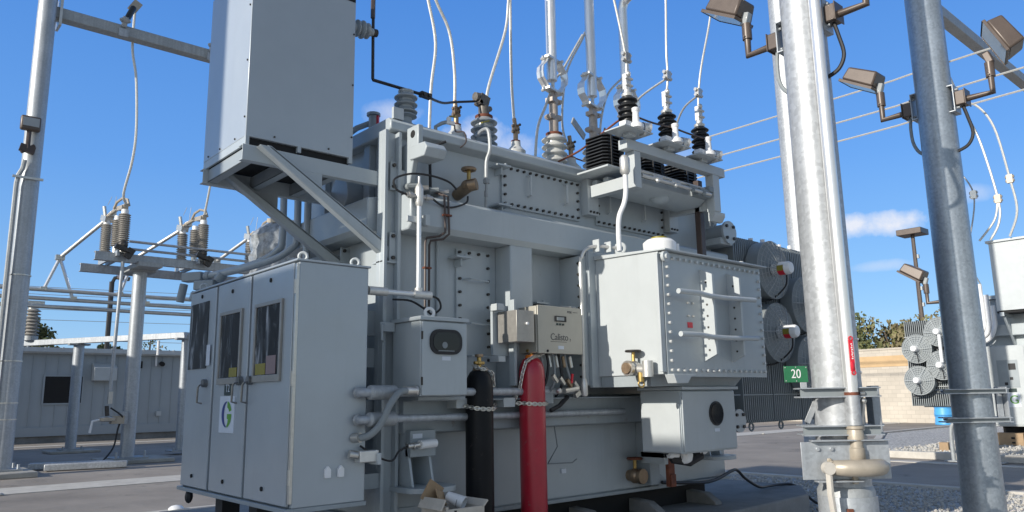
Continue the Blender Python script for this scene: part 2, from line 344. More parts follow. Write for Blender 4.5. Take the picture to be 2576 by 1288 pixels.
# ------------------------------------------------------------------ mesh helpers
class MB:
    """collects shapes in world metres; build() links them as ONE mesh object"""
    def __init__(s): s.v = []; s.f = []; s.m = []
    def add(s, vs, fs, m=0):
        o = len(s.v); s.v += [tuple(v) for v in vs]
        for f in fs: s.f.append(tuple(i + o for i in f)); s.m.append(m)
        return s
    def box(s, x0, x1, y0, y1, z0, z1, m=0):
        vs = [(x, y, z) for z in (z0, z1) for y in (y0, y1) for x in (x0, x1)]
        return s.add(vs, [(0, 2, 3, 1), (4, 5, 7, 6), (0, 1, 5, 4), (2, 6, 7, 3), (0, 4, 6, 2), (1, 3, 7, 5)], m)
    def obox(s, c, size, rot=(0, 0, 0), m=0):
        h = [q / 2 for q in size]
        mt = Euler(rot).to_matrix() if not isinstance(rot, Matrix) else rot
        vs = [mt @ Vector((x, y, z)) + Vector(c) for z in (-h[2], h[2]) for y in (-h[1], h[1]) for x in (-h[0], h[0])]
        return s.add(vs, [(0, 2, 3, 1), (4, 5, 7, 6), (0, 1, 5, 4), (2, 6, 7, 3), (0, 4, 6, 2), (1, 3, 7, 5)], m)
    def cyl(s, p0, p1, r, n=12, r2=None, m=0, cap=True):
        p0, p1 = Vector(p0), Vector(p1); d = (p1 - p0)
        q = d.to_track_quat('Z', 'Y'); r2 = r if r2 is None else r2
        vs = []
        for p, rr in ((p0, r), (p1, r2)):
            for i in range(n):
                a = 2 * math.pi * i / n; vs.append(p + q @ Vector((rr * math.cos(a), rr * math.sin(a), 0)))
        fs = [(i, (i + 1) % n, n + (i + 1) % n, n + i) for i in range(n)]
        if cap: fs += [tuple(range(n - 1, -1, -1)), tuple(range(n, 2 * n))]
        return s.add(vs, fs, m)
    def lathe(s, prof, o=(0, 0, 0), axis=(0, 0, 1), n=16, m=0, mats=None):
        q = Vector(axis).to_track_quat('Z', 'Y'); o = Vector(o); k = len(prof)
        vs = []
        for r, z in prof:
            for i in range(n):
                a = 2 * math.pi * i / n; vs.append(o + q @ Vector((r * math.cos(a), r * math.sin(a), z)))
        for j in range(k - 1):
            fs = [(j * n + i, j * n + (i + 1) % n, (j + 1) * n + (i + 1) % n, (j + 1) * n + i) for i in range(n)]
            base = len(s.v) if j == 0 else base
            if j == 0: s.v += [tuple(v) for v in vs]
            for f in fs: s.f.append(tuple(i + base for i in f)); s.m.append(mats[j] if mats else m)
        s.f.append(tuple(base + i for i in range(n - 1, -1, -1))); s.m.append(m)
        s.f.append(tuple(base + (k - 1) * n + i for i in range(n))); s.m.append(m)
        return s
    def tube(s, pts, r, n=8, m=0, smooth=0):
        P = [Vector(p) for p in pts]
        if smooth:
            Q = []
            for i in range(len(P) - 1):
                a, b, c, d = P[max(i - 1, 0)], P[i], P[i + 1], P[min(i + 2, len(P) - 1)]
                for k in range(smooth):
                    t = k / smooth
                    Q.append(0.5 * ((2 * b) + (c - a) * t + (2 * a - 5 * b + 4 * c - d) * t * t + (3 * b - a - 3 * c + d) * t ** 3))
            Q.append(P[-1]); P = Q
        k = len(P); vs = []
        T = [(P[min(i + 1, k - 1)] - P[max(i - 1, 0)]).normalized() for i in range(k)]
        ref = Vector((0, 0, 1)) if abs(T[0].z) < 0.9 else Vector((1, 0, 0))
        nx = T[0].cross(ref).normalized()
        for i in range(k):
            nx = (nx - T[i] * nx.dot(T[i])).normalized(); ny = T[i].cross(nx)
            rr = r[i] if isinstance(r, (list, tuple)) else r
            for j in range(n):
                a = 2 * math.pi * j / n; vs.append(P[i] + nx * rr * math.cos(a) + ny * rr * math.sin(a))
        fs = [(i * n + j, i * n + (j + 1) % n, (i + 1) * n + (j + 1) % n, (i + 1) * n + j) for i in range(k - 1) for j in range(n)]
        fs += [tuple(range(n - 1, -1, -1)), tuple((k - 1) * n + j for j in range(n))]
        return s.add(vs, fs, m)
    def prism(s, poly, plane, d0, d1, m=0):
        """polygon in plane 'yz','xz' or 'xy' swept between two values of the third axis"""
        def P(a, b, d): return {'yz': (d, a, b), 'xz': (a, d, b), 'xy': (a, b, d)}[plane]
        n = len(poly); vs = [P(a, b, d0) for a, b in poly] + [P(a, b, d1) for a, b in poly]
        fs = [(i, (i + 1) % n, n + (i + 1) % n, n + i) for i in range(n)] + [tuple(range(n - 1, -1, -1)), tuple(range(n, 2 * n))]
        return s.add(vs, fs, m)
    def ring(s, c, axis, Rr, r, n=20, k=8, m=0, a0=0, a1=2 * math.pi):
        q = Vector(axis).to_track_quat('Z', 'Y'); c = Vector(c)
        full = abs(a1 - a0 - 2 * math.pi) < 1e-4
        cnt = n if full else n + 1; vs = []
        for i in range(cnt):
            a = a0 + (a1 - a0) * i / n
            for j in range(k):
                b = 2 * math.pi * j / k; rr = Rr + r * math.cos(b)
                vs.append(c + q @ Vector((rr * math.cos(a), rr * math.sin(a), r * math.sin(b))))
        fs = [(i * k + j, ((i + 1) % cnt) * k + j, ((i + 1) % cnt) * k + (j + 1) % k, i * k + (j + 1) % k) for i in range(n) for j in range(k)]
        return s.add(vs, fs, m)
    def sphere(s, c, r, n=10, k=6, sc=(1, 1, 1), m=0):
        c = Vector(c); vs = []
        for i in range(k + 1):
            t = math.pi * (0.02 + 0.96 * i / k)
            for j in range(n):
                a = 2 * math.pi * j / n
                vs.append(c + Vector((r * sc[0] * math.sin(t) * math.cos(a), r * sc[1] * math.sin(t) * math.sin(a), -r * sc[2] * math.cos(t))))
        fs = [(i * n + j, i * n + (j + 1) % n, (i + 1) * n + (j + 1) % n, (i + 1) * n + j) for i in range(k) for j in range(n)]
        fs += [tuple(range(n - 1, -1, -1)), tuple(k * n + j for j in range(n))]
        return s.add(vs, fs, m)
    def build(s, name, mats, parent=None, bev=0.0, at=None, smooth=True):
        me = bpy.data.meshes.new(name)
        if at is None:
            if parent is not None: at = parent.location
            else:
                xs = [v[0] for v in s.v]; ys = [v[1] for v in s.v]; zs = [v[2] for v in s.v]
                at = ((min(xs) + max(xs)) / 2, (min(ys) + max(ys)) / 2, min(zs))
        o3 = Vector(at)
        me.from_pydata([tuple(Vector(v) - o3) for v in s.v], [], s.f)
        for mm in (mats if isinstance(mats, (list, tuple)) else [mats]): me.materials.append(M[mm])
        me.polygons.foreach_set('material_index', s.m)
        bm = bmesh.new(); bm.from_mesh(me); bmesh.ops.recalc_face_normals(bm, faces=bm.faces); bm.to_mesh(me); bm.free()
        if smooth:
            me.polygons.foreach_set('use_smooth', [True] * len(me.polygons)); me.set_sharp_from_angle(angle=R(38))
        me.update()
        ob = bpy.data.objects.new(name, me); COL.objects.link(ob)
        if parent is not None: ob.parent = parent; ORIGIN[ob.name] = o3
        else: ob.location = o3
        if bev:
            b = ob.modifiers.new('bevel', 'BEVEL'); b.width = bev; b.segments = 2; b.limit_method = 'ANGLE'; b.angle_limit = R(50); b.harden_normals = False
        return ob
ORIGIN = {}

def tag(o, label=None, cat=None, group=None, kind=None):
    if label: o['label'] = label
    if cat: o['category'] = cat
    if group: o['group'] = group
    if kind: o['kind'] = kind
    return o
SPLIT = {k: k for k in 'foot sampling_tube lock angle_seat hinge bracket rule fitting clip strap bolt_head header_pipe tie_bar drain_plug lock_pin sight_gauge vent_plug hand_hole base_plate band'.split()}
SPLIT['screws'] = 'screw'
def islands(mb):
    """the far-apart pieces of a mesh builder, each as a builder of its own"""
    par = list(range(len(mb.v)))
    def find(a):
        while par[a] != a: par[a] = par[par[a]]; a = par[a]
        return a
    for f in mb.f:
        for q in f[1:]: par[find(q)] = find(f[0])
    grp = {}
    for i in range(len(mb.v)): grp.setdefault(find(i), []).append(i)
    bx = {k: [[min(mb.v[i][c] for i in g) - .004 for c in range(3)], [max(mb.v[i][c] for i in g) + .004 for c in range(3)]] for k, g in grp.items()}
    ks = list(grp)
    for a in ks:
        for b in ks:
            if a < b and all(bx[a][0][c] <= bx[b][1][c] and bx[b][0][c] <= bx[a][1][c] for c in range(3)): par[find(b)] = find(a)
    out = {}
    for f, m in zip(mb.f, mb.m): out.setdefault(find(f[0]), []).append((f, m))
    res = []
    for fs in out.values():
        n = MB(); mp = {}
        for f, m in fs:
            for q in f:
                if q not in mp: mp[q] = len(n.v); n.v.append(mb.v[q])
            n.f.append(tuple(mp[q] for q in f)); n.m.append(m)
        res.append(n)
    return res
class T:
    """a thing: an Empty at its base that parents its parts"""
    def __init__(s, name, label, cat, loc, group=None):
        s.o = bpy.data.objects.new(name, None); COL.objects.link(s.o)
        s.o.location = loc; s.loc = Vector(loc); s.o.empty_display_size = 0.2
        tag(s.o, label, cat, group)
    def part(s, name, mb, mats, bev=0.0, parent=None):
        if name in SPLIT:
            bits = islands(mb)
            if len(bits) > 1: return [b.build(SPLIT[name], mats, parent or s.o, bev, at=s.loc) for b in bits][0]
        return mb.build(name, mats, parent or s.o, bev, at=s.loc)
def solo(name, label, cat, mb, mats, bev=0.0, group=None):
    return tag(mb.build(name, mats, None, bev), label, cat, group)
def struct(name, mb, mats, bev=0.0, kind='structure', label=None):
    return tag(mb.build(name, mats, None, bev), label, None, None, kind)
def dup(root, delta, label=None, rotz=0.0, group=None):
    r = root.copy(); COL.objects.link(r); r.location = root.location + Vector(delta); r.rotation_euler = (0, 0, root.rotation_euler.z + rotz)
    if label: r['label'] = label
    if group: r['group'] = group
    for ch in list(root.children):
        c = ch.copy(); COL.objects.link(c); c.parent = r
        for g in ch.children:
            d = g.copy(); COL.objects.link(d); d.parent = c
    return r
def text(name, body, size, loc, rot, material, parent, base, depth=0.001, align='CENTER', xs=1.0):
    cu = bpy.data.curves.new(name, 'FONT'); cu.body = body; cu.size = size; cu.extrude = depth; cu.align_x = align; cu.align_y = 'CENTER'
    tmp = bpy.data.objects.new(name, cu); COL.objects.link(tmp)
    bpy.context.view_layer.update()
    me = bpy.data.meshes.new_from_object(tmp.evaluated_get(bpy.context.evaluated_depsgraph_get()))
    bpy.data.objects.remove(tmp); bpy.data.curves.remove(cu)
    mt = rot if isinstance(rot, Matrix) else Euler(rot).to_matrix()
    me.transform(Matrix.Translation(Vector(loc) - Vector(base)) @ mt.to_4x4() @ Matrix.Diagonal((xs, 1, 1, 1)))
    me.materials.clear(); me.materials.append(M[material]); me.name = name
    o = bpy.data.objects.new(name, me); COL.objects.link(o); o.parent = parent
    return o
FACE_MY = Matrix(((1, 0, 0), (0, 0, -1), (0, 1, 0)))      # text plane facing -Y
FACE_MX = Matrix(((0, 0, -1), (-1, 0, 0), (0, 1, 0)))     # text plane facing -X
def shed_profile(r_core, r_shed, z0, z1, n, lip=0.35):
    h = (z1 - z0) / n; p = [(r_core, z0)]
    for i in range(n):
        z = z0 + i * h
        p += [(r_core, z + 0.18 * h), (r_shed * 0.97, z + (0.30) * h), (r_shed, z + 0.42 * h), (r_shed * 0.9, z + 0.58 * h), (r_core, z + 0.92 * h)]
    p.append((r_core, z1)); return p

# ================================================================== THE SETTING
g = MB(); g.box(-400, 900, -400, 900, -0.4, 0.0)
struct('asphalt_ground', g, 'asphalt')
# gravel bed round the transformer, edged by a low concrete kerb
g = MB(); g.box(-4, 13.0, -6, 11.25, 0.0, 0.012)
struct('gravel_bed', g, 'gravel')
g = MB(); g.box(13.0, 13.16, -6, 11.45, 0.0, 0.05); g.box(-4, 13.0, 11.25, 11.45, 0.0, 0.05)
struct('kerb', g, 'conc_pale', 0.008)
g = MB()
for x, y, s in ((3.75, 11.36, .11), (9.6, 11.36, .1), (13.08, 3.5, .09)): struct('kerb_marker', MB().sphere((x, y, 0.05), s, 10, 5, (1, 1, 0.55)), 'white')
# concrete strips let into the paving
g = MB(); g.box(-10, 60, 15.85, 17.05, 0.0, 0.014)
for x in range(-6, 40, 4): g.sphere((x + .3, 15.8, 0.02), 0.08, 8, 4, (1, .7, 0.4))
struct('concrete_strip', g, 'conc_pale')
g = MB(); g.box(-6, 30, 32.6, 33.3, 0.0, 0.014); struct('concrete_path', g, 'conc_pale')
g = MB(); g.box(17.5, 17.85, -12, 9.3, 0.0, 0.012); struct('concrete_edging', g, 'conc_pale')
# the gravel island of the next bay
g = MB(); g.prism([(18.72, -14), (34, -14), (34, 11.6), (27, 11.6), (18.72, 8.35)], 'xy', 0.0, 0.11); struct('gravel_island', g, 'gravel')
g = MB(); g.prism([(18.5, -14), (18.72, -14), (18.72, 8.35), (27, 11.6), (34, 11.6), (34, 11.8), (26.95, 11.8), (18.5, 8.5)], 'xy', 0.0, 0.16); struct('island_kerb', g, 'conc_pale', 0.015)
# loose stones: nobody could count them
def stones(name, n, fx, fy, z, s0, s1):
    g = MB()
    for i in range(n):
        x, y = fx(), fy(); s = random.uniform(s0, s1)
        rot = Euler((random.uniform(0, 6), random.uniform(0, 6), random.uniform(0, 6))).to_matrix()
        vs = [rot @ Vector(p) * s for p in ((1.1, 0, 0), (-1, 0.1, 0), (0, 0.8, 0.1), (0.1, -0.8, 0), (0, 0, 0.7), (0, 0.1, -0.7))]
        g.add([v + Vector((x, y, z + s * 0.35)) for v in vs], [(0, 2, 4), (2, 1, 4), (1, 3, 4), (3, 0, 4), (2, 0, 5), (1, 2, 5), (3, 1, 5), (0, 3, 5)], random.randrange(3))
    return struct(name, g, ['concrete', 'gravel_stone', 'conc_pale'], 0, 'stuff')
stones('loose_gravel', 7000, lambda: random.uniform(9.3, 12.9), lambda: random.uniform(1.5, 9.8), 0.012, 0.014, 0.03)
stones('loose_gravel', 2600, lambda: random.triangular(18.8, 26, 19), lambda: random.uniform(2.5, 8.3), 0.11, 0.02, 0.045)
# the foundation under the transformer
g = MB(); g.prism([(2.9, 4.42), (9.0, 4.86), (9.75, 5.35), (9.9, 9.4), (2.9, 9.4)], 'xy', 0.0, 0.3)
struct('concrete_foundation', g, 'conc_dark', 0.02)
for q in ((2.1, 3.45, 19.1, 20.75, 0, 0.12), (5.3, 6.9, 21.2, 22.9, 0, 0.1), (5.2, 6.6, 27.3, 28.6, 0, 0.08)): struct('footing_slab', MB().box(*q), 'concrete', 0.02)

# ------------------------------------------------------------------ trees and hedges
def tree(name, label, loc, h, rad, leaf, clumps, leaves, size, group, zs=0.75, trunk_r=0.14, palm=False):
    t = T(name, label, 'tree', loc, group); x, y, z = loc
    g = MB(); hb = h * 0.55
    g.tube([(x, y, z), (x + 0.05 * rad, y, z + hb * 0.5), (x - 0.06 * rad, y + .05, z + hb), (x, y, z + h * 0.85)], [trunk_r, trunk_r * .8, trunk_r * .6, trunk_r * .2], 8)
    cs = []
    for i in range(clumps):
        a = random.uniform(0, 6.28); rr = rad * math.sqrt(random.random()) * 0.85; u = random.uniform(-1, 1)
        c = Vector((x + rr * math.cos(a), y + rr * math.sin(a), z + h * 0.66 + u * h * 0.34 * zs * math.sqrt(max(0.05, 1 - (rr / rad) ** 2))))
        cs.append(c)
        if i % 2 == 0: g.tube([(x, y, z + h * random.uniform(.3, .55)), ((x + c.x) / 2, (y + c.y) / 2, c.z - .15 * rad), tuple(c)], [trunk_r * .4, trunk_r * .25, trunk_r * .08], 5)
    t.part('trunk', g, 'bark')
    f = MB()
    for c in cs:
        cr = rad * random.uniform(.22, .42)
        for k in range(leaves // clumps):
            d = Vector((random.gauss(0, 1), random.gauss(0, 1), random.gauss(0, .8))); d = d.normalized() * cr * random.random() ** .4
            p = c + d; s = size * random.uniform(.6, 1.4)
            q = Euler((random.uniform(0, 6.3), random.uniform(0, 6.3), random.uniform(0, 6.3))).to_matrix()
            f.add([p + q @ Vector(v) * s for v in ((-.5, -.3, 0), (.5, -.25, .1), (.6, .3, 0), (-.4, .35, -.1))], [(0, 1, 2, 3)], 0 if random.random() < .75 else 1)
    t.part('crown', f, leaf)
    return t
tree('evergreen_tree', 'dark upright evergreen rising above the block wall right of the big bright pole', (43.5, 20.3, 0), 6.0, 1.5, ['leaf_b', 'leaf_a'], 26, 2400, .16, 'trees behind the block wall', 1.2)
tree('leafy_tree', 'bright green low bush just over the top of the block wall', (42.2, 18.9, 0), 4.8, 1.5, ['leaf_a', 'leaf_b'], 16, 1800, .17, 'trees behind the block wall')
tree('leafy_tree', 'wide brownish olive tree behind the block wall beside the second radiator', (44.5, 17.9, 0), 6.1, 1.9, ['leaf_c', 'leaf_a'], 26, 2800, .17, 'trees behind the block wall')
tree('leafy_tree', 'rust tinted tree behind the block wall half hidden by the far fan radiator', (44.0, 15.5, 0), 6.3, 2.0, ['leaf_c', 'leaf_b'], 26, 2800, .17, 'trees behind the block wall')
tree('leafy_tree', 'olive tree behind the block wall and the right hand pole', (45.5, 12.2, 0), 6.0, 2.3, ['leaf_a', 'leaf_c'], 20, 2200, .18, 'trees behind the block wall')
tree('leafy_tree', 'olive green treetop showing over the left end of the control house roof', (8.9, 55, 0), 7.2, 1.7, ['leaf_a', 'leaf_b'], 24, 2800, .2, 'trees behind the control house')
tree('leafy_tree', 'low dark treetop over the roof between the two galvanized posts', (13.3, 55, 0), 6.2, 1.0, ['leaf_b', 'leaf_a'], 14, 1500, .18, 'trees behind the control house')
tree('bare_tree', 'thin bare treetop showing over the roof beside the control cabinet', (15.8, 55, 0), 7.0, 1.2, ['leaf_b', 'leaf_c'], 12, 260, .13, 'trees behind the control house', trunk_r=.1)

# ------------------------------------------------------------------ control house at the back left
b = T('control_house', 'long grey flat clad control house with a dark window, far left', 'building', (2, 36, 0))
g = MB(); x = -8.0
g.box(-8, 21, 36, 46, 0.45, 3.55)
while x < 21: g.box(x, x + 0.03, 35.975, 36, 0.47, 3.5); x += 0.45
b.part('wall', g, 'clad')
g = MB(); g.box(-7.9, 20.9, 36.05, 46, 0.0, 0.45); b.part('plinth', g, 'conc_dark')
g = MB(); g.box(-8.03, 21.03, 35.94, 36.0, 0.26, 0.62); b.part('skirting', g, 'clad')
g = MB(); g.box(-8.25, 21.25, 35.72, 46.2, 3.55, 3.70); rf = b.part('roof', g, 'roof')
g = MB(); g.box(-8.3, 21.3, 35.6, 35.72, 3.60, 3.78); x = -8
while x < 21: g.box(x, x + .06, 35.59, 46, 3.70, 3.80); x += .62
b.part('roof_edge', g, 'roof', parent=rf)
g = MB(); g.box(6.42, 7.78, 35.955, 35.972, 1.56, 2.63); b.part('window', g, 'dark')
g = MB(); g.box(6.36, 6.42, 35.94, 35.975, 1.5, 2.69); g.box(7.78, 7.84, 35.94, 35.975, 1.5, 2.69); g.box(6.42, 7.78, 35.94, 35.975, 2.63, 2.69); g.box(6.42, 7.78, 35.94, 35.975, 1.5, 1.56); b.part('window_frame', g, 'clad')
g = MB(); g.prism([(35.97, 3.2), (35.97, 2.46), (35.55, 2.46), (35.55, 3.0)], 'yz', 8.1, 8.98); b.part('air_hood', g, 'paint_light', 0.01)
g = MB(); g.cyl((10.85, 35.95, 3.22), (10.85, 35.75, 3.18), .1, 10); b.part('wall_lamp', g, 'dark')
g = MB(); g.box(8.98 + .95, 10.03, 35.8, 35.97, 3.0, 3.3); b.part('wall_lamp', g, 'dark')
g = MB(); g.box(10.75, 10.95, 35.86, 35.97, .95, 1.15); b.part('socket_box', g, 'paint_light')
g = MB(); g.tube([(10.6, 35.9, 3.55), (10.6, 35.85, 3.1)], .04, 6); b.part('drain_pipe', g, 'white')
# unseen blocks added outside the left edge to shade this corner of the yard
b = T('shade_building', 'plain grey unseen building added left of the switch rack to shade the ground', 'building', (-3.5, 26, 0))
g = MB(); g.box(-7, -0.6, 20.9, 31.4, 0, 4.9); b.part('wall', g, 'clad')
g = MB(); g.box(-7.2, -0.4, 20.7, 31.6, 4.9, 5.1); b.part('roof', g, 'roof')
b = T('shade_wall', 'stepped concrete wall added beyond the left edge to shade the control cabinet', 'wall', (-8.2, 6, 0))
g = MB(); g.prism([(4.35, 0), (4.35, 6.45), (5.98, 6.45), (5.98, 9.3), (6.35, 9.3), (6.35, 8.9), (9.5, 8.9), (9.5, 0)], 'yz', -8.35, -8.1); b.part('wall', g, 'conc_pale')

# ------------------------------------------------------------------ block wall along the right
b = T('block_wall', 'long pale concrete block wall with a tan band along the back right', 'wall', (39.5, 8, 0))
g = MB(); g.box(39.3, 39.5, -25, 34, 0, 3.55); b.part('wall', g, 'block')
g = MB(); g.box(39.28, 39.3, -25, 34, 2.72, 3.25); b.part('band', g, 'tanband')
g = MB(); g.box(39.26, 39.54, -25, 34, 3.55, 3.64); b.part('coping', g, 'block')

# ------------------------------------------------------------------ far mast and yard lamps
t = T('light_mast', 'tall thin light mast rising against the sky behind the far radiator', 'light pole', (47.3, 17.6, 0))
g = MB(); g.tube([(47.3, 17.6, 0), (47.3, 17.6, 10.7)], [.17, .11], 8); t.part('pole', g, 'brown')
g = MB(); g.box(46.7, 47.9, 16.9, 18.3, 10.6, 10.95); t.part('lamp_head', g, 'brown', 0.03)
for i in range(5): t.part('step_bracket', MB().box(47.2, 47.34, 17.36, 17.46, 5.4 + i * .95, 5.62 + i * .95), 'galv_dull')
t = T('street_lamp', 'dark street lamp standing behind the control house roof', 'street lamp', (10.75, 45, 0))
g = MB(); g.cyl((10.75, 45, 0), (10.75, 45, 8.0), .13, 8); t.part('pole', g, 'rubber')
g = MB(); g.tube([(10.75, 45, 7.9), (10.85, 44.9, 8.2), (11.2, 44.7, 8.28)], .1, 6); t.part('arm', g, 'rubber')
g = MB(); g.obox((11.2, 44.7, 8.2), (.55, .9, .22), (.1, .2, 0)); t.part('lamp_head', g, 'brown', .04)

# ================================================================== THE TRANSFORMER
TX = T('power_transformer', 'big grey power transformer tank on the concrete foundation in the middle', 'transformer', (5.6, 6.4, 0.3))
YW = 5.3
g = MB(); g.box(3.36, 7.95, YW, 6.9, 0.56, 3.74); TX.part('tank_wall', g, 'paint', 0.02)
g = MB()
g.prism([(5.2, 3.72), (5.2, 3.80), (5.24, 3.83), (7.0, 3.83), (7.0, 3.72), (5.3, 3.69), (5.27, 3.71)], 'yz', 3.26, 8.05)
TX.part('cover', g, 'paint', 0.012)
g = MB(); g.box(3.5, 7.8, 5.5, 6.7, 3.83, 3.87); TX.part('cover_plate', g, 'paint')
# stiffening beam round the tank
g = MB(); g.prism([(5.04, 2.90), (5.04, 3.135), (5.07, 3.155), (5.3, 3.17), (5.3, 2.855), (5.08, 2.855)], 'yz', 3.36, 7.9); TX.part('stiffening_beam', g, 'paint', 0.012)
g = MB(); g.prism([(3.36, 3.17), (3.13, 3.14), (3.13, 2.9), (3.17, 2.86), (3.36, 2.86)], 'xz', 5.33, 6.85); TX.part('stiffening_beam', g, 'paint', 0.012)
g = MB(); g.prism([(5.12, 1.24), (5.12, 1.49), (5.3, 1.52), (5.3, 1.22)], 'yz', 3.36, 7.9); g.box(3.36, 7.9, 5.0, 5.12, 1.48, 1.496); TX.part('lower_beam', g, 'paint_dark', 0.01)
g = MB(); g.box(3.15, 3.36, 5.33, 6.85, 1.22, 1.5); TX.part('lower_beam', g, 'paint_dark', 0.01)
# corner post that carries the brackets
g = MB(); g.box(3.2, 3.37, 5.24, 5.3, 0.6, 3.7); g.box(3.2, 3.23, 5.18, 5.24, 0.6, 3.7); g.box(3.33, 3.36, 5.18, 5.24, .6, 3.7); TX.part('corner_post', g, 'paint', 0.004)
# stiffeners
g = MB(); g.box(4.46, 4.73, 5.08, 5.3, 1.5, 2.86); TX.part('stiffener', g, 'paint', 0.012)
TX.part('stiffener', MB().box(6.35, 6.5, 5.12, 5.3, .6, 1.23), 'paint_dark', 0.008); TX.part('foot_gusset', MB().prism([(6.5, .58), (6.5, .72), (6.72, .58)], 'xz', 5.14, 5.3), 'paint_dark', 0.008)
g = MB(); g.box(4.42, 4.45, 5.0, 5.08, 1.6, 2.35); TX.part('stiffener', g, 'paint', .004)
for y in (5.6, 6.4): TX.part('stiffener', MB().box(3.3, 3.36, y, y + .1, 3.17, 3.72), 'paint', .006)
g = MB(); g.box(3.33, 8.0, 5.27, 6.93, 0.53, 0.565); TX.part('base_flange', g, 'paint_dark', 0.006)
# bolted hand-hole covers
def cover(x0, x1, z0, z1, y, sx, sz, handles=(), yb=None):
    g = MB(); g.box(x0, x1, y - .022, y, z0, z1)
    nx = max(2, round((x1 - x0 - .06) / sx)); nz = max(2, round((z1 - z0 - .06) / sz))
    pts = []
    for i in range(nx + 1):
        xx = x0 + .03 + (x1 - x0 - .06) * i / nx; pts += [(xx, z0 + .03), (xx, z1 - .03)]
    for i in range(1, nz):
        zz = z0 + .03 + (z1 - z0 - .06) * i / nz; pts += [(x0 + .03, zz), (x1 - .03, zz)]
    for xx, zz in pts: g.cyl((xx, y - .02, zz), (xx, y - .045, zz), .013, 6, m=1)
    p = TX.part('access_cover', g, ['paint', 'bolt'], 0.0)
    for hx, h0, h1 in handles:
        h = MB(); h.tube([(hx, y - .02, h0), (hx, y - .07, h0 + .01), (hx, y - .07, h1 - .01), (hx, y - .02, h1)], .012, 6); TX.part('handle', h, 'paint_light', parent=p)
cover(4.54, 5.59, 3.27, 3.68, YW, .085, .085, ((4.87, 3.41, 3.62), (5.37, 3.41, 3.62)))
cover(5.84, 6.98, 3.27, 3.68, YW, .085, .085, ((6.02, 3.41, 3.62), (6.6, 3.41, 3.62)))
cover(4.0, 4.38, 1.56, 2.80, YW, .1, .115)
for z in (2.53, 2.14, 1.86): TX.part('stay', MB().tube([(4.08, 5.27, z), (4.1, 5.2, z), (4.3, 5.2, z - .01), (4.33, 5.27, z)], .009, 6), 'paint')
# ears beside the covers
def ear(x, z, y=YW):
    g = MB(); g.box(x - .07, x + .09, y - .14, y, z, z + .018); g.box(x, x + .015, y - .1, y, z - .07, z)
    g.cyl((x + .05, y - .1, z + .018), (x + .05, y - .1, z + .04), .018, 6); TX.part('hinge_lug', g, 'paint', .003)
for x, z in ((4.47, 3.62), (4.47, 3.24), (6.95, 3.2), (3.99, 2.7), (4.92, 2.36)): ear(x, z)
# inspection plates between the covers
for x in (5.64, 7.0):
    g = MB(); g.box(x, x + .16, 5.2, 5.3, 3.34, 3.72)
    for q in (.03, .08, .13): g.cyl((x + q, 5.2, 3.37), (x + q, 5.185, 3.37), .012, 6, m=1)
    TX.part('junction_plate', g, ['paint_light', 'bolt'], 0.0)
# pocket behind the tap changer
g = MB(); g.box(5.3, 7.2, 5.0, 5.3, 1.6, 2.84); g.box(5.27, 5.3, 5.0, 5.03, 1.6, 2.8)
for i in range(11): g.cyl((5.27, 5.014, 1.68 + i * .108), (5.255, 5.014, 1.68 + i * .108), .013, 6, m=1)
TX.part('tap_changer_pocket', g, ['paint', 'bolt'], 0.0)
g = MB()
for i in range(3): g.tube([(5.28, 5.25 - i * .02, 2.36 - i * .05), (5.1, 5.1, 2.34 - i * .06), (5.16, 4.96, 2.32 - i * .07)], .008, 5)
TX.part('sensing_tube', g, 'steel')
# jacking pads with gussets
def jack(x):
    g = MB(); g.box(x, x + .44, 5.0, 5.3, .80, .84); n = 10
    g.prism([(x + .22 + .22 * math.cos(math.pi * i / n), 5.0 - .14 * math.sin(math.pi * i / n)) for i in range(n + 1)], 'xy', .80, .84)
    for q in (.06, .25): g.prism([(5.3, .84), (5.3, 1.24), (5.12, 1.24), (5.02, .84)], 'yz', x + q, x + q + .022)
    TX.part('jacking_pad', g, 'paint', 0.004)
jack(3.32); jack(7.2)
# lifting lug at the near corner
g = MB()
g.prism([(5.3, 3.12), (5.3, 3.60), (5.185, 3.62), (5.185, 3.745), (5.015, 3.745), (5.015, 3.56), (5.08, 3.47), (5.14, 3.25)], 'yz', 3.41, 3.46)
g.cyl((3.406, 5.095, 3.675), (3.464, 5.095, 3.675), .036, 14, m=1)
g.prism([(5.12, 3.45), (5.12, 3.575), (4.91, 3.56), (4.87, 3.51), (4.91, 3.44)], 'yz', 3.395, 3.60)
TX.part('lifting_lug', g, ['paint', 'dark'], 0.008)
g = MB(); g.prism([(5.3, 3.2), (5.3, 3.64), (5.10, 3.80), (5.10, 3.60), (5.21, 3.3)], 'yz', 7.78, 7.84); g.box(7.7, 7.95, 5.0, 5.3, 3.25, 3.33)
TX.part('lifting_lug', g, 'paint', 0.008)
# inner details of the left end seen through the bracket
g = MB(); g.cyl((3.36, 5.95, 3.3), (3.2, 5.95, 3.3), .16, 20); TX.part('hand_hole', g, 'paint', .006)
g = MB(); g.box(3.2, 3.36, 6.2, 6.5, 2.2, 2.8); TX.part('terminal_pad', g, 'paint', .006)
# rim plate at the tip of the cover, drain spout valve pipes
g = MB(); g.box(3.30, 3.40, 5.22, 5.25, 3.83, 3.93); TX.part('cover_tab', g, 'paint_light')
g = MB(); g.cyl((3.57, 6.0, 3.83), (3.57, 6.0, 4.15), .045, 12); g.cyl((3.57, 6.0, 4.14), (3.57, 6.0, 4.165), .065, 12); g.obox((3.59, 5.96, 4.09), (.03, .025, .09), (0, 0, .6), 1); g.tube([(3.56, 6.05, 4.08), (3.45, 6.1, 4.02), (3.36, 6.15, 3.93), (3.3, 6.2, 3.84)], .028, 8)
TX.part('relief_vent', g, ['paint_dark', 'red'])
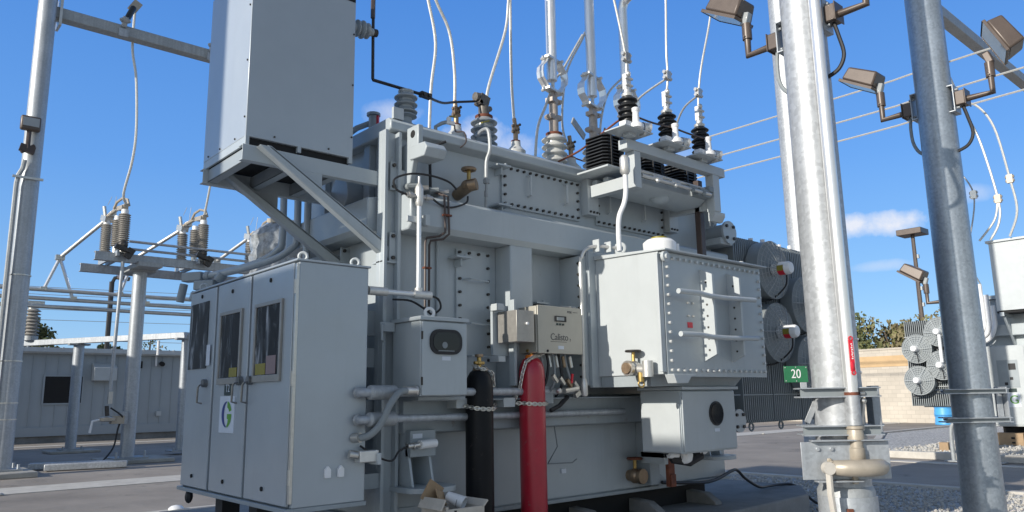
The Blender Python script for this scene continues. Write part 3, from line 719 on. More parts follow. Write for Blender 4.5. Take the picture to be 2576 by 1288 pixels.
# skid blocks between tank and foundation
for x in (5.6, 6.5, 7.5): TX.part('skid_block', MB().prism([(5.1, .3), (5.12, .34), (5.25, .42), (5.5, .44), (5.5, .3)], 'yz', x - .07, x + .05), 'conc_dark', .01)
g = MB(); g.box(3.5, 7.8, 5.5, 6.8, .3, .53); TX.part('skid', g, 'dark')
g = MB(); g.box(6.62, 6.66, 5.05, 5.3, .99, 1.0); g.tube([(5.06, 5.2, 1.32), (5.06, 5.15, 1.05), (4.98, 5.2, .9), (5.3, 5.2, .89), (5.36, 5.2, .92)], .0065, 6); TX.part('sampling_tube', g, 'rad')
g = MB(); g.box(5.24, 5.3, 5.285, 5.298, .79, .83); TX.part('sticker', g, 'label')
g = MB(); g.box(3.36, 4.0, 5.28, 5.3, .62, .66); TX.part('seam', g, 'paint')
# wall ledge where the cylinders are chained
for x in (3.78, 4.28): TX.part('chain_bracket', MB().box(x, x + .13, 4.99, 5.12, 1.42, 1.5), 'paint_light', .004)
# earth busbar boxes under the beam
TX.part('junction_plate', MB().box(3.38, 3.62, 5.05, 5.12, 1.06, 1.26), 'paint_dark', .004)

# ------------------------------------------------------------------ tap changer compartment
LT = T('tap_changer_box', 'large square pale grey tap changer compartment with bolted front, sunlit side', 'electrical box', (6.2, 4.6, 1.6))
g = MB(); g.box(5.45, 7.06, 4.2, 4.96, 1.68, 2.80); LT.part('body', g, 'paint_light', 0.006)  # sun on the side put into the colour: lighter than the front plate
g = MB(); g.box(5.36, 7.14, 4.96, 5.0, 1.58, 2.88); LT.part('flange_frame', g, 'paint', 0.004)
g = MB(); g.prism([(4.10, 2.775), (4.10, 2.79), (4.98, 2.84), (4.98, 2.80)], 'yz', 5.43, 7.12); LT.part('roof', g, 'paint_light', 0.003)
g = MB(); g.box(5.47, 7.08, 4.165, 4.2, 1.66, 2.77)
def bolts(pts, y, r=.014, m=1, d=.025):
    for xx, zz in pts: g.cyl((xx, y, zz), (xx, y - d, zz), r, 8, m=m)
bolts([(5.52 + i * (1.51 / 17), z) for i in range(18) for z in (1.715, 2.72)] + [(x, 1.715 + i * (1.0 / 12)) for i in range(1, 12) for x in (5.52, 7.03)], 4.165)
front = LT.part('front_plate', g, ['paint', 'bolt_lit'], 0.0)
for x, z0, z1 in ((6.02, 1.80, 2.66), (6.47, 1.80, 2.66)):
    g = MB(); g.prism([(4.165, z0), (4.165, z1), (4.03, z1 - .06), (4.03, z0 + .06)], 'yz', x, x + .03)
    for i in range(7): g.cyl((x - .004, 4.10, z0 + .1 + i * .105), (x + .001, 4.10, z0 + .1 + i * .105), .011, 6, m=1)
    LT.part('fin_bracket', g, ['paint_light', 'bolt'], 0.0)
for z in (2.395, 2.02):
    g = MB(); g.tube([(5.47, 4.01, z), (5.75, 4.01, z + .005), (5.95, 4.02, z - .008), (6.2, 4.02, z - .008), (6.70, 4.01, z + .005)], .024, 10); LT.part('lifting_bar', g, 'paint_light')
g = MB(); g.box(5.79, 5.86, 4.158, 4.165, 2.10, 2.15); LT.part('red_tag', g, 'red')
g = MB()
for z in (2.20, 2.32): g.box(5.795, 5.82, 4.15, 4.165, z, z + .015); g.box(5.865, 5.89, 4.15, 4.165, z, z + .015)
LT.part('sight_gauge', g, 'steel')
g = MB(); g.cyl((6.58, 4.165, 2.36), (6.58, 4.13, 2.36), .028, 10); LT.part('plug', g, 'white')
g = MB(); g.cyl((5.47, 4.15, 2.72), (5.47, 4.12, 2.72), .05, 14); g.cyl((5.47, 4.12, 2.72), (5.47, 4.10, 2.72), .025, 10); LT.part('hinge_pin', g, 'paint_light')
g = MB(); g.box(5.40, 5.46, 4.17, 4.205, 1.7, 2.75); LT.part('hinge_bar', g, 'paint_light', .003)
g = MB(); g.prism([(5.46, 1.68), (5.8, 1.68), (5.72, 1.66), (5.66, 1.60), (5.5, 1.60)], 'xz', 4.10, 4.2); LT.part('hinge_foot', g, 'paint_light', .004)
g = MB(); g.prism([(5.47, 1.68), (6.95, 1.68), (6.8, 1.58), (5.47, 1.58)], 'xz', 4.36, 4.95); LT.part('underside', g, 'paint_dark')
g = MB(); g.ring((5.55, 4.72, 2.89), (0.9, .3, 0), .05, .018, 18, 8); g.box(5.53, 5.57, 4.69, 4.75, 2.80, 2.85); LT.part('lifting_eye', g, 'paint_light')
g = MB(); g.lathe([(.05, 2.80), (.15, 2.82), (.155, 2.90), (.12, 2.93)], (5.68, 4.35, 0), n=20); p = LT.part('relief_device', g, 'white')
LT.part('cap', MB().cyl((5.68, 4.35, 2.93), (5.68, 4.35, 2.955), .075, 16), 'yellow', parent=p)
g = MB(); g.cyl((5.84, 4.28, 2.82), (5.84, 4.28, 2.9), .03, 8); g.cyl((6.95, 4.3, 2.80), (6.95, 4.3, 2.85), .035, 10); g.cyl((7.02, 4.27, 2.79), (7.02, 4.27, 2.83), .025, 8); LT.part('vent_plug', g, 'white')
# drain valve on the sunlit side
V = T('drain_valve', 'brass drain valve with T handle on the sunlit side of the tap changer box', 'valve', (5.36, 4.42, 1.68))
def valve(V, x, y, z, ax, s=1.0, body='bronze', hand='bolt'):
    a = Vector(ax); p = Vector((x, y, z))
    V.part('body', MB().cyl(p, p + a * .17 * s, .055 * s, 12).sphere(p + a * .085 * s, .075 * s, 12, 8).cyl(p + a * .15 * s, p + a * .19 * s, .075 * s, 12), body)
    V.part('stem', MB().cyl(p + a * .085 * s + Vector((0, 0, .05 * s)), p + a * .085 * s + Vector((0, 0, .17 * s)), .018 * s, 8), 'brass')
    q = p + a * .085 * s + Vector((0, 0, .17 * s))
    g = MB(); g.ring(q, (0, 0, 1), .07 * s, .013 * s, 14, 6)
    for k in range(3):
        d = Vector((math.cos(k * 1.05), math.sin(k * 1.05), 0)) * .07 * s; g.tube([q - d, q + d], .011 * s, 5)
    V.part('hand_wheel', g, hand)
valve(V, 5.45, 4.47, 1.74, (-1, 0, 0), .9, 'steel')
V.part('outlet', MB().cyl((5.37, 4.42, 1.73), (5.37, 4.28, 1.72), .042, 12).cyl((5.37, 4.31, 1.66), (5.37, 4.31, 1.80), .05, 12), 'alu_dull')
V.part('cap_ring', MB().ring((5.36, 4.38, 1.60), (.4, 1, 0), .028, .009, 12, 6).cyl((5.36, 4.38, 1.62), (5.36, 4.38, 1.70), .03, 10), 'brass')
V.part('cap', MB().cyl((5.30, 4.47, 1.74), (5.26, 4.47, 1.74), .05, 10), 'bronze')
# ------------------------------------------------------------------ drive box under it
DB = T('drive_box', 'grey drive mechanism box with round window under the tap changer box', 'electrical box', (6.3, 4.55, .95))
g = MB(); g.box(5.87, 6.74, 4.35, 4.82, .97, 1.54); DB.part('body', g, 'paint', 0.006)
g = MB(); g.box(5.855, 5.87, 4.36, 4.80, .98, 1.42); DB.part('side_panel', g, 'paint_light', .004)  # lighter colour stands in for sun on this panel
g = MB(); g.box(5.85, 6.77, 4.31, 4.84, 1.545, 1.575); DB.part('lid', g, 'paint', .004)
g = MB(); g.box(5.88, 6.73, 4.335, 4.35, .985, 1.53); d = DB.part('door', g, 'paint', .004)
g = MB(); g.cyl((6.40, 4.335, 1.32), (6.40, 4.325, 1.32), .115, 28); DB.part('window', g, 'gasket', parent=d)
g = MB(); g.cyl((6.40, 4.33, 1.32), (6.40, 4.318, 1.32), .098, 28); DB.part('pane', g, 'glass', parent=d)
g = MB(); g.box(6.36, 6.44, 4.33, 4.335, 1.15, 1.18); DB.part('sticker', g, 'label', parent=d)
g = MB(); g.prism([(5.9, 1.575), (6.7, 1.575), (6.6, 1.66), (6.0, 1.66)], 'xz', 4.5, 4.8); DB.part('neck', g, 'paint_dark')
g = MB(); g.lathe([(.06, -.06), (.09, -.03), (.09, .03), (.06, .06)], (6.15, 4.55, .94), (1, -.2, 0), 12); g.cyl((5.98, 4.6, .95), (6.08, 4.57, .94), .035, 10); g.cyl((6.3, 4.5, .95), (6.42, 4.5, .97), .035, 10); DB.part('gland', g, 'white')
DB.part('gland', MB().tube([(6.02, 4.62, .98), (6.05, 4.6, .91), (6.2, 4.52, .88), (6.34, 4.5, .93)], .05, 8), 'rubber')
DB.part('angle_bracket', MB().box(6.3, 6.78, 4.9, 5.2, .88, .94).box(6.3, 6.36, 4.9, 5.2, .82, .95), 'paint', .004)

# ================================================================== CONTROL CABINET on the left end
CB = T('control_cabinet', 'tall grey three door control cabinet with dark windows at the left end of the tank', 'cabinet', (2.6, 5.95, .79))
g = MB(); g.box(2.35, 2.90, 4.9, 7.0, .80, 2.46); CB.part('body', g, 'cab', 0.008)
g = MB(); g.box(2.31, 2.91, 4.895, 7.02, .77, .80); CB.part('base_rim', g, 'paint_dark', .003)
g = MB(); g.box(2.325, 2.915, 4.89, 7.02, 2.46, 2.475); CB.part('top_sheet', g, 'cab', .003)
g = MB(); g.box(2.33, 2.352, 4.90, 4.925, .83, 2.44); CB.part('hinge_bar', g, 'steel', .002)
for z in (1.0, 1.65, 2.28): CB.part('hinge', MB().cyl((2.335, 4.912, z - .05), (2.335, 4.912, z + .05), .014, 8), 'steel')
DY = ((4.935, 5.632), (5.672, 6.33), (6.375, 6.985))
CB.part('gap_shade_sheet', MB().box(2.346, 2.3485, 4.93, 6.99, .82, 2.44), 'gasket')  # near-black sheet behind the doors stands in for shade in their gaps
WIN = ((5.10, 5.51, 1.685, 2.185), (5.81, 6.20, 1.685, 2.185), (6.52, 6.94, 1.78, 2.345))
for i, ((y0, y1), w) in enumerate(zip(DY, WIN)):
    g = MB(); g.box(2.325, 2.35, y0, y1, .81, 2.45)
    d = CB.part('door', g, 'cab', 0.006)
    g = MB()
    if i < 2:
        a, b_, c, e = w; f = .028
        g.box(2.306, 2.325, a - f, b_ + f, c - f - .02, c); g.box(2.306, 2.325, a - f, b_ + f, e, e + f); g.box(2.306, 2.325, a - f, a, c, e); g.box(2.306, 2.325, b_, b_ + f, c, e)
        CB.part('window_frame', g, 'steel_dark', .002, parent=d)
    g = MB(); g.box(2.316, 2.325, w[0], w[1], w[2], w[3]); CB.part('window_pane', g, 'wrap_glass', parent=d)
    g = MB()
    if i > 5:
        g.add([(2.3145, w[0] + .08, w[2] + .02), (2.3145, w[0] + .17, w[2] + .06), (2.3145, w[1] - .05, w[3] - .04), (2.3145, w[1] - .1, w[3] - .02), (2.3145, w[0] + .2, w[2] + .30)], [(0, 1, 2, 3, 4)])
        for q in range(5): g.box(2.3135, 2.3145, w[0] + .03 + q * .05, w[0] + .045 + q * .06, w[3] - .08 - .012 * (q % 3), w[3] - .02)
        CB.part('film_wrinkle', g, 'film', parent=d, )
    hy = y1 - .08 if i == 2 else (y0 + .1 if i == 1 else y1 - .07)
    if i == 2: hy = y0 + .12
    if i == 0: hy = y1 - .06
    if i == 1: hy = y0 + .085
    g = MB(); g.cyl((2.325, hy, 1.655), (2.29, hy, 1.655), .034, 12); g.tube([(2.30, hy, 1.65), (2.275, hy + .015, 1.64), (2.27, hy + .035, 1.62), (2.27, hy + .042, 1.50), (2.31, hy + .04, 1.49)], .008, 6); CB.part('handle', g, 'handle', parent=d)
    g = MB(); g.cyl((2.325, (y0 + y1) / 2 + .02, 2.37 if i != 2 else 2.40), (2.318, (y0 + y1) / 2 + .02, 2.37 if i != 2 else 2.40), .017, 10); g.cyl((2.325, (y0 + y1) / 2 + .03, .90), (2.315, (y0 + y1) / 2 + .03, .90), .016, 10); CB.part('lock', g, 'dark', parent=d)
    if i == 0:
        CB.part('warning_label', MB().box(2.312, 2.3145, 5.32, 5.49, 1.69, 1.77), 'yellow', parent=d)
        CB.part('paper_note', MB().box(2.313, 2.3148, 5.15, 5.31, 1.69, 1.82), 'pink', parent=d)
    if i == 1:
        CB.part('warning_label', MB().box(2.312, 2.3145, 5.84, 5.99, 1.69, 1.76), 'yellow', parent=d)
        p = CB.part('number_plate', MB().box(2.318, 2.325, 5.935, 6.08, 1.55, 1.655), 'dkgreen', parent=d)
        o = text('lettering', 'T2', .085, (2.3165, 6.008, 1.602), FACE_MX, 'label', p, CB.loc, xs=.9); o.parent = d
        p = CB.part('logo_plate', MB().box(2.318, 2.325, 5.86, 6.155, 1.265, 1.545), 'label', parent=d)
        # round mark: a blue crescent on the left, a green G-shaped half on the right
        cy, cz, ro, ri = 6.005, 1.405, .10, .058
        def arc(a0, a1, r, n=14): return [(cy - r * math.cos(a0 + (a1 - a0) * k / n), cz + r * math.sin(a0 + (a1 - a0) * k / n)) for k in range(n + 1)]
        def band(outer, inner, nm, mt):
            b_ = MB(); vs = [(2.3165, y, z) for y, z in outer + inner]; n = len(outer)
            b_.add(vs, [(k, k + 1, n + k + 1, n + k) for k in range(n - 1)]); CB.part(nm, b_, mt, parent=d, bev=0)
        ro *= 1.0
        ci = [(cy - .002 - .052 * math.cos(R(94) + R(172) * k / 14) * (1 if 0 < k < 14 else .6), cz + .088 * math.sin(R(94) + R(172) * k / 14)) for k in range(15)]
        band(arc(R(92), R(268), ro), ci, 'logo_crescent', 'logo_blue')
        band(arc(R(84), R(18), ro, 10), [(cy - .006 - .045 * math.cos(R(84) - R(66) * k / 10), cz + .006 + .045 * math.sin(R(84) - R(66) * k / 10)) for k in range(11)], 'logo_segment', 'logo_green')
        band(arc(R(2), R(-84), ro, 10), [(cy - .010, cz + .003), (cy - .010, cz - .03), (cy - .018, cz - .035), (cy - .030, cz - .035), (cy - .030, cz - .045), (cy - .028, cz - .055), (cy - .024, cz - .065), (cy - .02, cz - .07), (cy - .015, cz - .078), (cy - .012, cz - .083), (cy - .008, cz - .088)], 'logo_segment', 'logo_green')
    if i == 2:
        CB.part('paper_note', MB().box(2.312, 2.3145, 6.42, 6.50, 1.80, 1.97), 'label', parent=d)
for x, y in ((2.42, 5.0), (2.84, 5.0), (2.4, 6.9)):
    g = MB(); g.ring((x, y, 2.512), (.5, .85, 0), .029, .0105, 18, 8); g.cyl((x, y, 2.47), (x, y, 2.487), .016, 8); CB.part('lifting_eye', g, 'paint_light')
for x in (2.60, 2.70):
    g = MB(); g.prism([(x - .022, .98), (x - .022, 1.035), (x, 1.06), (x + .022, 1.035), (x + .022, .98)], 'xz', 4.875, 4.9); CB.part('vent_cowl', g, 'white', .002)
CB.part('leg', MB().box(2.55, 2.70, 5.9, 6.05, 0.0, .79).box(2.5, 2.75, 5.85, 6.1, .0, .04), 'gasket'); CB.part('leg', MB().box(2.55, 2.7, 6.6, 6.75, 0.0, .79), 'gasket')
g = MB(); g.sphere((2.36, 6.85, .72), .035, 8, 6, (1, 1, 1.6)); g.box(2.34, 2.38, 6.83, 6.87, .75, .78); CB.part('plug', g, 'rubber')
for q in ((2.90, 3.2, 5.3, 5.36, 2.0, 2.2), (2.90, 3.2, 6.9, 6.95, .85, 2.4), (2.90, 3.2, 5.2, 5.26, .84, .95), (2.9, 3.2, 5.3, 5.36, 1.75, 1.9)): CB.part('mounting_bracket', MB().box(*q), 'paint_dark')
# conduits that run from the cabinet side along the tank
def conduit(label, pts, r, fits, m='galv', nm='conduit_run'):
    t = T(nm, label, 'conduit', pts[0]); t.part('pipe', MB().tube(pts, r, 10, smooth=6 if len(pts) > 2 else 0), m)
    for p0, p1, rr in fits: t.part('fitting', MB().lathe([(rr * .6, 0), (rr, .02), (rr, (Vector(p1) - Vector(p0)).length - .02), (rr * .6, (Vector(p1) - Vector(p0)).length)], p0, Vector(p1) - Vector(p0), 12), 'galv_dull')
    return t
conduit('upper galvanized conduit stub running from the cabinet side behind the hanging hose', [(2.82, 4.9, 1.55), (2.82, 4.82, 1.55), (2.9, 4.82, 1.55), (3.2, 4.86, 1.55), (5.2, 5.06, 1.55)], .033, [((2.86, 4.82, 1.55), (3.12, 4.845, 1.55), .052), ((2.82, 4.9, 1.55), (2.82, 4.85, 1.55), .042)])
conduit('long lower galvanized conduit running from the cabinet along the tank past both gas cylinders', [(2.82, 4.9, 1.36), (2.82, 4.82, 1.36), (2.9, 4.82, 1.36), (3.2, 4.88, 1.36), (4.2, 5.04, 1.35), (5.9, 5.06, 1.35)], .03, [((2.86, 4.82, 1.36), (3.12, 4.86, 1.36), .052), ((2.82, 4.9, 1.36), (2.82, 4.85, 1.36), .042)])
t = T('hose', 'grey ribbed hose hanging across the two conduit fittings on the cabinet side', 'hose', (2.85, 4.86, 1.2))
t.part('tube', MB().tube([(3.2, 4.78, 1.56), (3.08, 4.74, 1.55), (2.99, 4.73, 1.46), (2.93, 4.75, 1.33), (2.86, 4.80, 1.25), (2.80, 4.89, 1.235)], .026, 10, smooth=6), 'rad')
t.part('coupling', MB().cyl((3.14, 4.77, 1.56), (3.26, 4.79, 1.56), .036, 10).ring((3.25, 4.79, 1.56), (1, 0, 0), .03, .014, 12, 6), 'steel')
t.part('coupling', MB().cyl((2.80, 4.9, 1.235), (2.82, 4.84, 1.24), .035, 10), 'steel')
t = T('pressure_sensor', 'small white cylindrical sensor on a black lead below the jacking pad label', 'sensor', (3.45, 4.98, 1.12))
t.part('body', MB().cyl((3.42, 4.98, 1.155), (3.58, 5.0, 1.16), .034, 12), 'white')
t.part('neck', MB().cyl((3.30, 4.97, 1.15), (3.42, 4.98, 1.155), .02, 10).ring((3.36, 4.97, 1.15), (1, 0, 0), .02, .008, 10, 5), 'steel')
t.part('lead', MB().tube([(3.3, 4.97, 1.15), (3.2, 4.93, 1.12), (3.12, 4.9, 1.06), (2.98, 4.88, 1.10), (2.84, 4.87, 1.18)], .008, 6, smooth=5), 'rubber')
t.part('label', MB().box(3.40, 3.49, 5.045, 5.05, 1.2, 1.235), 'label')
t = T('limit_switch', 'small silver switch box sticking out of the cabinet side near its lower edge', 'switch', (2.84, 4.85, 1.1))
t.part('body', MB().box(2.80, 2.95, 4.80, 4.88, 1.07, 1.15), 'alu_dull', .006)
t.part('cap', MB().cyl((2.80, 4.84, 1.12), (2.74, 4.85, 1.13), .03, 10), 'steel')
t.part('flange', MB().box(2.93, 2.96, 4.78, 4.9, 1.05, 1.13), 'paint_light', .004)
# ================================================================== UPPER BOX ON ITS BRACKET
UB = T('resistor_enclosure', 'tall plain grey sheet metal enclosure on a steel bracket above the control cabinet', 'enclosure', (2.5, 5.7, 3.4))
g = MB(); g.box(2.08, 2.965, 5.3, 6.16, 3.425, 4.86); UB.part('body', g, 'cab', 0.004)
g = MB(); g.box(2.06, 2.985, 5.28, 6.18, 4.9, 4.94); UB.part('lid', g, 'cab', .004)
g = MB(); g.box(2.68, 2.96, 5.296, 5.31, 4.79, 4.86); UB.part('louvre', g, 'dark')
g = MB(); g.box(2.1, 2.945, 5.33, 6.13, 3.37, 3.425); UB.part('grille', g, 'dark')
g = MB(); g.box(2.08, 2.11, 5.3, 5.33, 3.36, 3.43); g.box(2.93, 2.965, 5.3, 5.33, 3.38, 3.43); g.box(2.49, 2.52, 5.3, 5.33, 3.38, 3.43); g.box(2.082, 2.1, 5.31, 6.16, 3.362, 3.426); UB.part('foot', g, 'paint', .002)
g = MB()
for z in (3.6, 4.05, 4.5):
    for x, y in ((2.95, 5.298),): g.cyl((x, y, z), (x, y - .006, z), .008, 6)
    g.cyl((2.079, 5.33, z - .02), (2.073, 5.33, z - .02), .008, 6)
for x in (2.3, 2.75): g.cyl((x, 5.299, 3.46), (x, 5.293, 3.46), .008, 6)
for y in (5.5, 5.8, 6.05): g.cyl((2.079, y, 3.45), (2.073, y, 3.45), .008, 6)
UB.part('screws', g, 'bolt')
BR = T('support_bracket', 'grey steel cantilever bracket with two diagonal braces under the upper enclosure', 'bracket', (2.7, 5.7, 2.6))
for y, top in ((5.30, 3.36), (6.10, 3.36)):
    g = MB(); g.box(2.06, 3.34, y - .006, y, 3.24, top); g.box(2.06, 3.34, y, y + .07, top - .008, top); g.box(2.06, 3.34, y, y + .06, 3.24, 3.248); BR.part('beam', g, 'paint', .002)
    g = MB(); g.prism([(2.16, 3.355), (2.25, 3.355), (3.33, 2.70), (3.33, 2.62), (3.28, 2.62)], 'xz', y - .075, y - .065)
    g.prism([(2.22, 3.36), (2.25, 3.36), (3.33, 2.705), (3.33, 2.685)], 'xz', y - .075, y - .006); g.prism([(2.16, 3.35), (2.175, 3.352), (3.285, 2.625), (3.27, 2.62)], 'xz', y - .07, y - .006); BR.part('brace', g, 'paint', .002)
    g = MB(); g.prism([(2.3, 3.24), (2.7, 3.24), (2.7, 3.06)], 'xz', y - .005, y + .001); BR.part('gusset', g, 'paint')
    for z0 in (3.2, 2.6):
        c = MB(); c.box(3.27, 3.38, y - .09, y - .075, z0, z0 + .24)
        c.cyl((3.30, y - .09, z0 + .03), (3.30, y - .11, z0 + .03), .016, 6, m=1); c.cyl((3.30, y - .09, z0 + .21), (3.30, y - .11, z0 + .21), .016, 6, m=1); BR.part('end_plate', c, ['paint', 'bolt'], 0.0)
    BR.part('angle_seat', MB().box(3.2, 3.36, y - .1, y + .06, 2.585, 2.6).box(3.36, 3.5, y - .1, y - .06, 3.2, 3.38), 'paint', .002)
for x in (2.1, 2.45, 2.8):
    g = MB(); g.box(x, x + .07, 5.30, 6.1, 3.25, 3.258); g.box(x, x + .006, 5.30, 6.1, 3.25, 3.352); BR.part('cross_member', g, 'paint_dark', .002)
# standoff and ground bus
t = T('standoff_insulator', 'ribbed grey standoff insulator sticking sideways out of the upper enclosure', 'insulator', (2.97, 5.42, 4.6))
t.part('porcelain', MB().lathe([(.04, 0), (.045, .06), (.075, .075), (.075, .085), (.05, .105), (.08, .125), (.08, .135), (.05, .155), (.07, .175), (.07, .185), (.04, .20), (.035, .235)], (2.965, 5.42, 4.63), (1, 0, .06), 18), 'porc')
t.part('cap', MB().cyl((3.20, 5.42, 4.645), (3.24, 5.42, 4.65), .035, 12), 'bolt')
t = T('ground_bus', 'black flat bus bar dropping from the upper standoff and running over to the post insulator', 'bus bar', (3.3, 5.75, 4.4))
t.part('bar', MB().tube([(3.20, 5.42, 5.4), (3.205, 5.42, 4.63), (3.21, 5.42, 4.215)], .016, 4).tube([(3.21, 5.42, 4.21), (3.52, 5.42, 4.21), (3.74, 5.42, 4.21)], .016, 4), 'rubber')
t.part('clamp', MB().obox((3.76, 5.42, 4.21), (.12, .05, .045), (0, 0, .1)).cyl((3.73, 5.38, 4.21), (3.73, 5.46, 4.21), .018, 6).cyl((3.79, 5.38, 4.21), (3.79, 5.46, 4.21), .018, 6), 'bolt')
t.part('sleeve', MB().tube([(3.2, 5.42, 4.78), (3.2, 5.42, 5.3)], .02, 6), 'brownpipe')
solo('jumper_cable', 'black flexible jumper from the flat bus to the top of the big grey bushing', 'cable', MB().tube([(3.80, 5.43, 4.21), (4.0, 5.6, 4.28), (4.25, 5.8, 4.38), (4.5, 5.95, 4.5), (4.8, 6.0, 4.60)], .013, 7, smooth=5), 'rubber')
t = T('post_insulator', 'ribbed grey post insulator at the left corner of the tank cover', 'insulator', (3.55, 5.42, 3.83))
t.part('porcelain', MB().lathe(shed_profile(.065, .105, 3.97, 4.17, 3), (3.55, 5.42, 0), n=24), 'porc')
t.part('base', MB().lathe([(.075, 3.83), (.075, 3.88), (.055, 3.90), (.055, 3.94), (.10, 3.955), (.09, 3.97)], (3.55, 5.42, 0), n=20), 'paint_dark')
t.part('cap', MB().lathe([(.065, 4.17), (.07, 4.18), (.07, 4.195), (.045, 4.20)], (3.55, 5.42, 0), n=20), 'porc')

# ================================================================== GAUGE BOX, MONITOR, CYLINDERS
t = T('gauge_box', 'grey gauge box with a rounded dark window beside the black gas cylinder', 'electrical box', (3.45, 4.95, 1.5))
t.part('body', MB().box(3.27, 3.70, 4.76, 5.14, 1.52, 2.085), 'paint', .006)
t.part('lid', MB().box(3.25, 3.715, 4.735, 5.16, 2.085, 2.115), 'paint', .004)
d = t.part('door', MB().box(3.275, 3.695, 4.742, 4.76, 1.525, 2.075), 'paint', .005)
def rrect(x0, x1, z0, z1, r, n=6):
    p = []
    for cx, cz, a in ((x1 - r, z1 - r, 0), (x0 + r, z1 - r, 90), (x0 + r, z0 + r, 180), (x1 - r, z0 + r, 270)):
        p += [(cx + r * math.cos(R(a + 90 * k / n)), cz + r * math.sin(R(a + 90 * k / n))) for k in range(n + 1)]
    return p
t.part('window', MB().prism(rrect(3.34, 3.64, 1.83, 2.02, .08), 'xz', 4.728, 4.742), 'gasket', parent=d)
t.part('pane', MB().prism(rrect(3.365, 3.615, 1.852, 1.998, .065), 'xz', 4.724, 4.729), 'glass', parent=d)
t.part('dial', MB().cyl((3.47, 4.7235, 1.90), (3.47, 4.7225, 1.90), .025, 16).box(3.41, 3.56, 4.7225, 4.7235, 1.853, 1.860), 'rad', parent=d)
t.part('sticker', MB().box(3.455, 3.535, 4.739, 4.742, 1.785, 1.815), 'label', parent=d)
t.part('hinge', MB().cyl((3.275, 4.745, 1.94), (3.275, 4.745, 2.0), .008, 8).cyl((3.275, 4.745, 1.60), (3.275, 4.745, 1.66), .008, 8), 'bolt', parent=d)
t.part('lifting_eye', MB().ring((3.47, 4.93, 2.165), (.35, 1, 0), .036, .013, 18, 8).cyl((3.47, 4.93, 2.11), (3.47, 4.93, 2.135), .018, 8), 'white')
t.part('bracket', MB().box(3.13, 3.26, 5.10, 5.13, 2.02, 2.09).tube([(3.15, 5.08, 2.07), (3.12, 5.06, 2.06), (3.12, 5.06, 1.95), (3.15, 5.08, 1.94)], .009, 6), 'paint')
t.part('bracket', MB().box(3.35, 3.8, 4.9, 5.2, 1.49, 1.515), 'paint_dark')

t = T('gas_monitor', 'beige wall box with a small display, mounted above the red gas cylinder', 'monitor box', (4.85, 5.0, 1.87))
t.part('body', MB().box(4.55, 5.11, 4.86, 5.10, 1.88, 2.29), 'beige', .006)
d = t.part('door', MB().box(4.56, 5.115, 4.845, 4.86, 1.875, 2.295), 'beige', .004)
t.part('side_box', MB().box(4.30, 4.50, 4.83, 5.08, 1.965, 2.235), 'steel_dark', .004)
t.part('side_box_ridge', MB().prism([(4.30, 4.83), (4.40, 4.815), (4.50, 4.83)], 'xy', 1.966, 2.234), 'steel_dark')
t.part('latch', MB().cyl((4.40, 4.815, 2.12), (4.40, 4.795, 2.12), .012, 8), 'white')
t.part('back_plate', MB().box(4.26, 5.0, 5.10, 5.13, 1.86, 2.30), 'paint')
t.part('bracket', MB().box(4.22, 4.29, 4.98, 5.1, 2.24, 2.30).box(4.22, 4.30, 4.98, 5.1, 1.80, 1.85), 'paint_light', .004)
t.part('display', MB().box(4.765, 4.905, 4.836, 4.845, 2.16, 2.21), 'gasket', parent=d)
t.part('screen', MB().box(4.785, 4.875, 4.833, 4.836, 2.17, 2.20), 'lcd', parent=d)
for k in range(3): t.part('button', MB().box(4.785 + k * .037, 4.805 + k * .037, 4.838, 4.845, 2.127, 2.145), 'dkgreen', parent=d)
text('lettering', 'Calisto', .085, (4.82, 4.8435, 2.02), FACE_MY, 'ink', d, t.loc, xs=.92)
text('lettering', '2', .035, (4.955, 4.8435, 2.0), FACE_MY, 'ink', d, t.loc)
text('lettering', 'MSE', .03, (4.955, 4.8435, 2.252), FACE_MY, 'ink', d, t.loc, xs=1.2)
t.part('rule', MB().box(4.71, 4.91, 4.843, 4.845, 1.978, 1.982).box(5.0, 5.06, 4.843, 4.845, 2.25, 2.255), 'ink', parent=d)
t.part('sticker', MB().box(4.80, 4.87, 4.842, 4.845, 1.915, 1.945), 'label', parent=d)
t.part('knockout', MB().cyl((4.67, 4.845, 1.897), (4.67, 4.84, 1.897), .012, 10), 'dark', parent=d)
for k in range(5):
    x = 4.68 + k * .075
    t.part('cable', MB().tube([(x, 4.95, 1.88), (x + .01, 4.94, 1.78), (x - .05 + .03 * k, 4.95, 1.62), (x - .1 + .05 * k, 5.05, 1.50)], .013, 6, smooth=4), 'rubber' if k % 2 else 'rad')
for k in range(4):
    x = 4.78 + k * .09
    t.part('fitting', MB().cyl((x, 4.95, 1.86), (x + .012, 4.94, 1.76), .016, 8).obox((x + .05, 4.93, 1.66 - .02 * k), (.09, .03, .03), (0, .7, .2)), 'bronze' if k == 2 else 'steel')
t.part('valve_lever', MB().obox((5.04, 4.92, 1.66), (.018, .015, .085), (0, .2, 0)), 'red')
t.part('manifold', MB().cyl((4.95, 4.93, 1.55), (5.12, 4.93, 1.57), .025, 8).sphere((4.88, 4.93, 1.55), .03, 8, 6).obox((5.1, 4.92, 1.52), (.07, .04, .04), (0, -.5, 0)), 'steel')
t.part('junction_box', MB().box(4.72, 4.88, 5.0, 5.1, 1.44, 1.60), 'paint_dark', .004)
t.part('drip_tube', MB().tube([(5.06, 5.0, 1.5), (4.95, 5.0, 1.42), (4.84, 5.0, 1.38)], .02, 6), 'rubber')

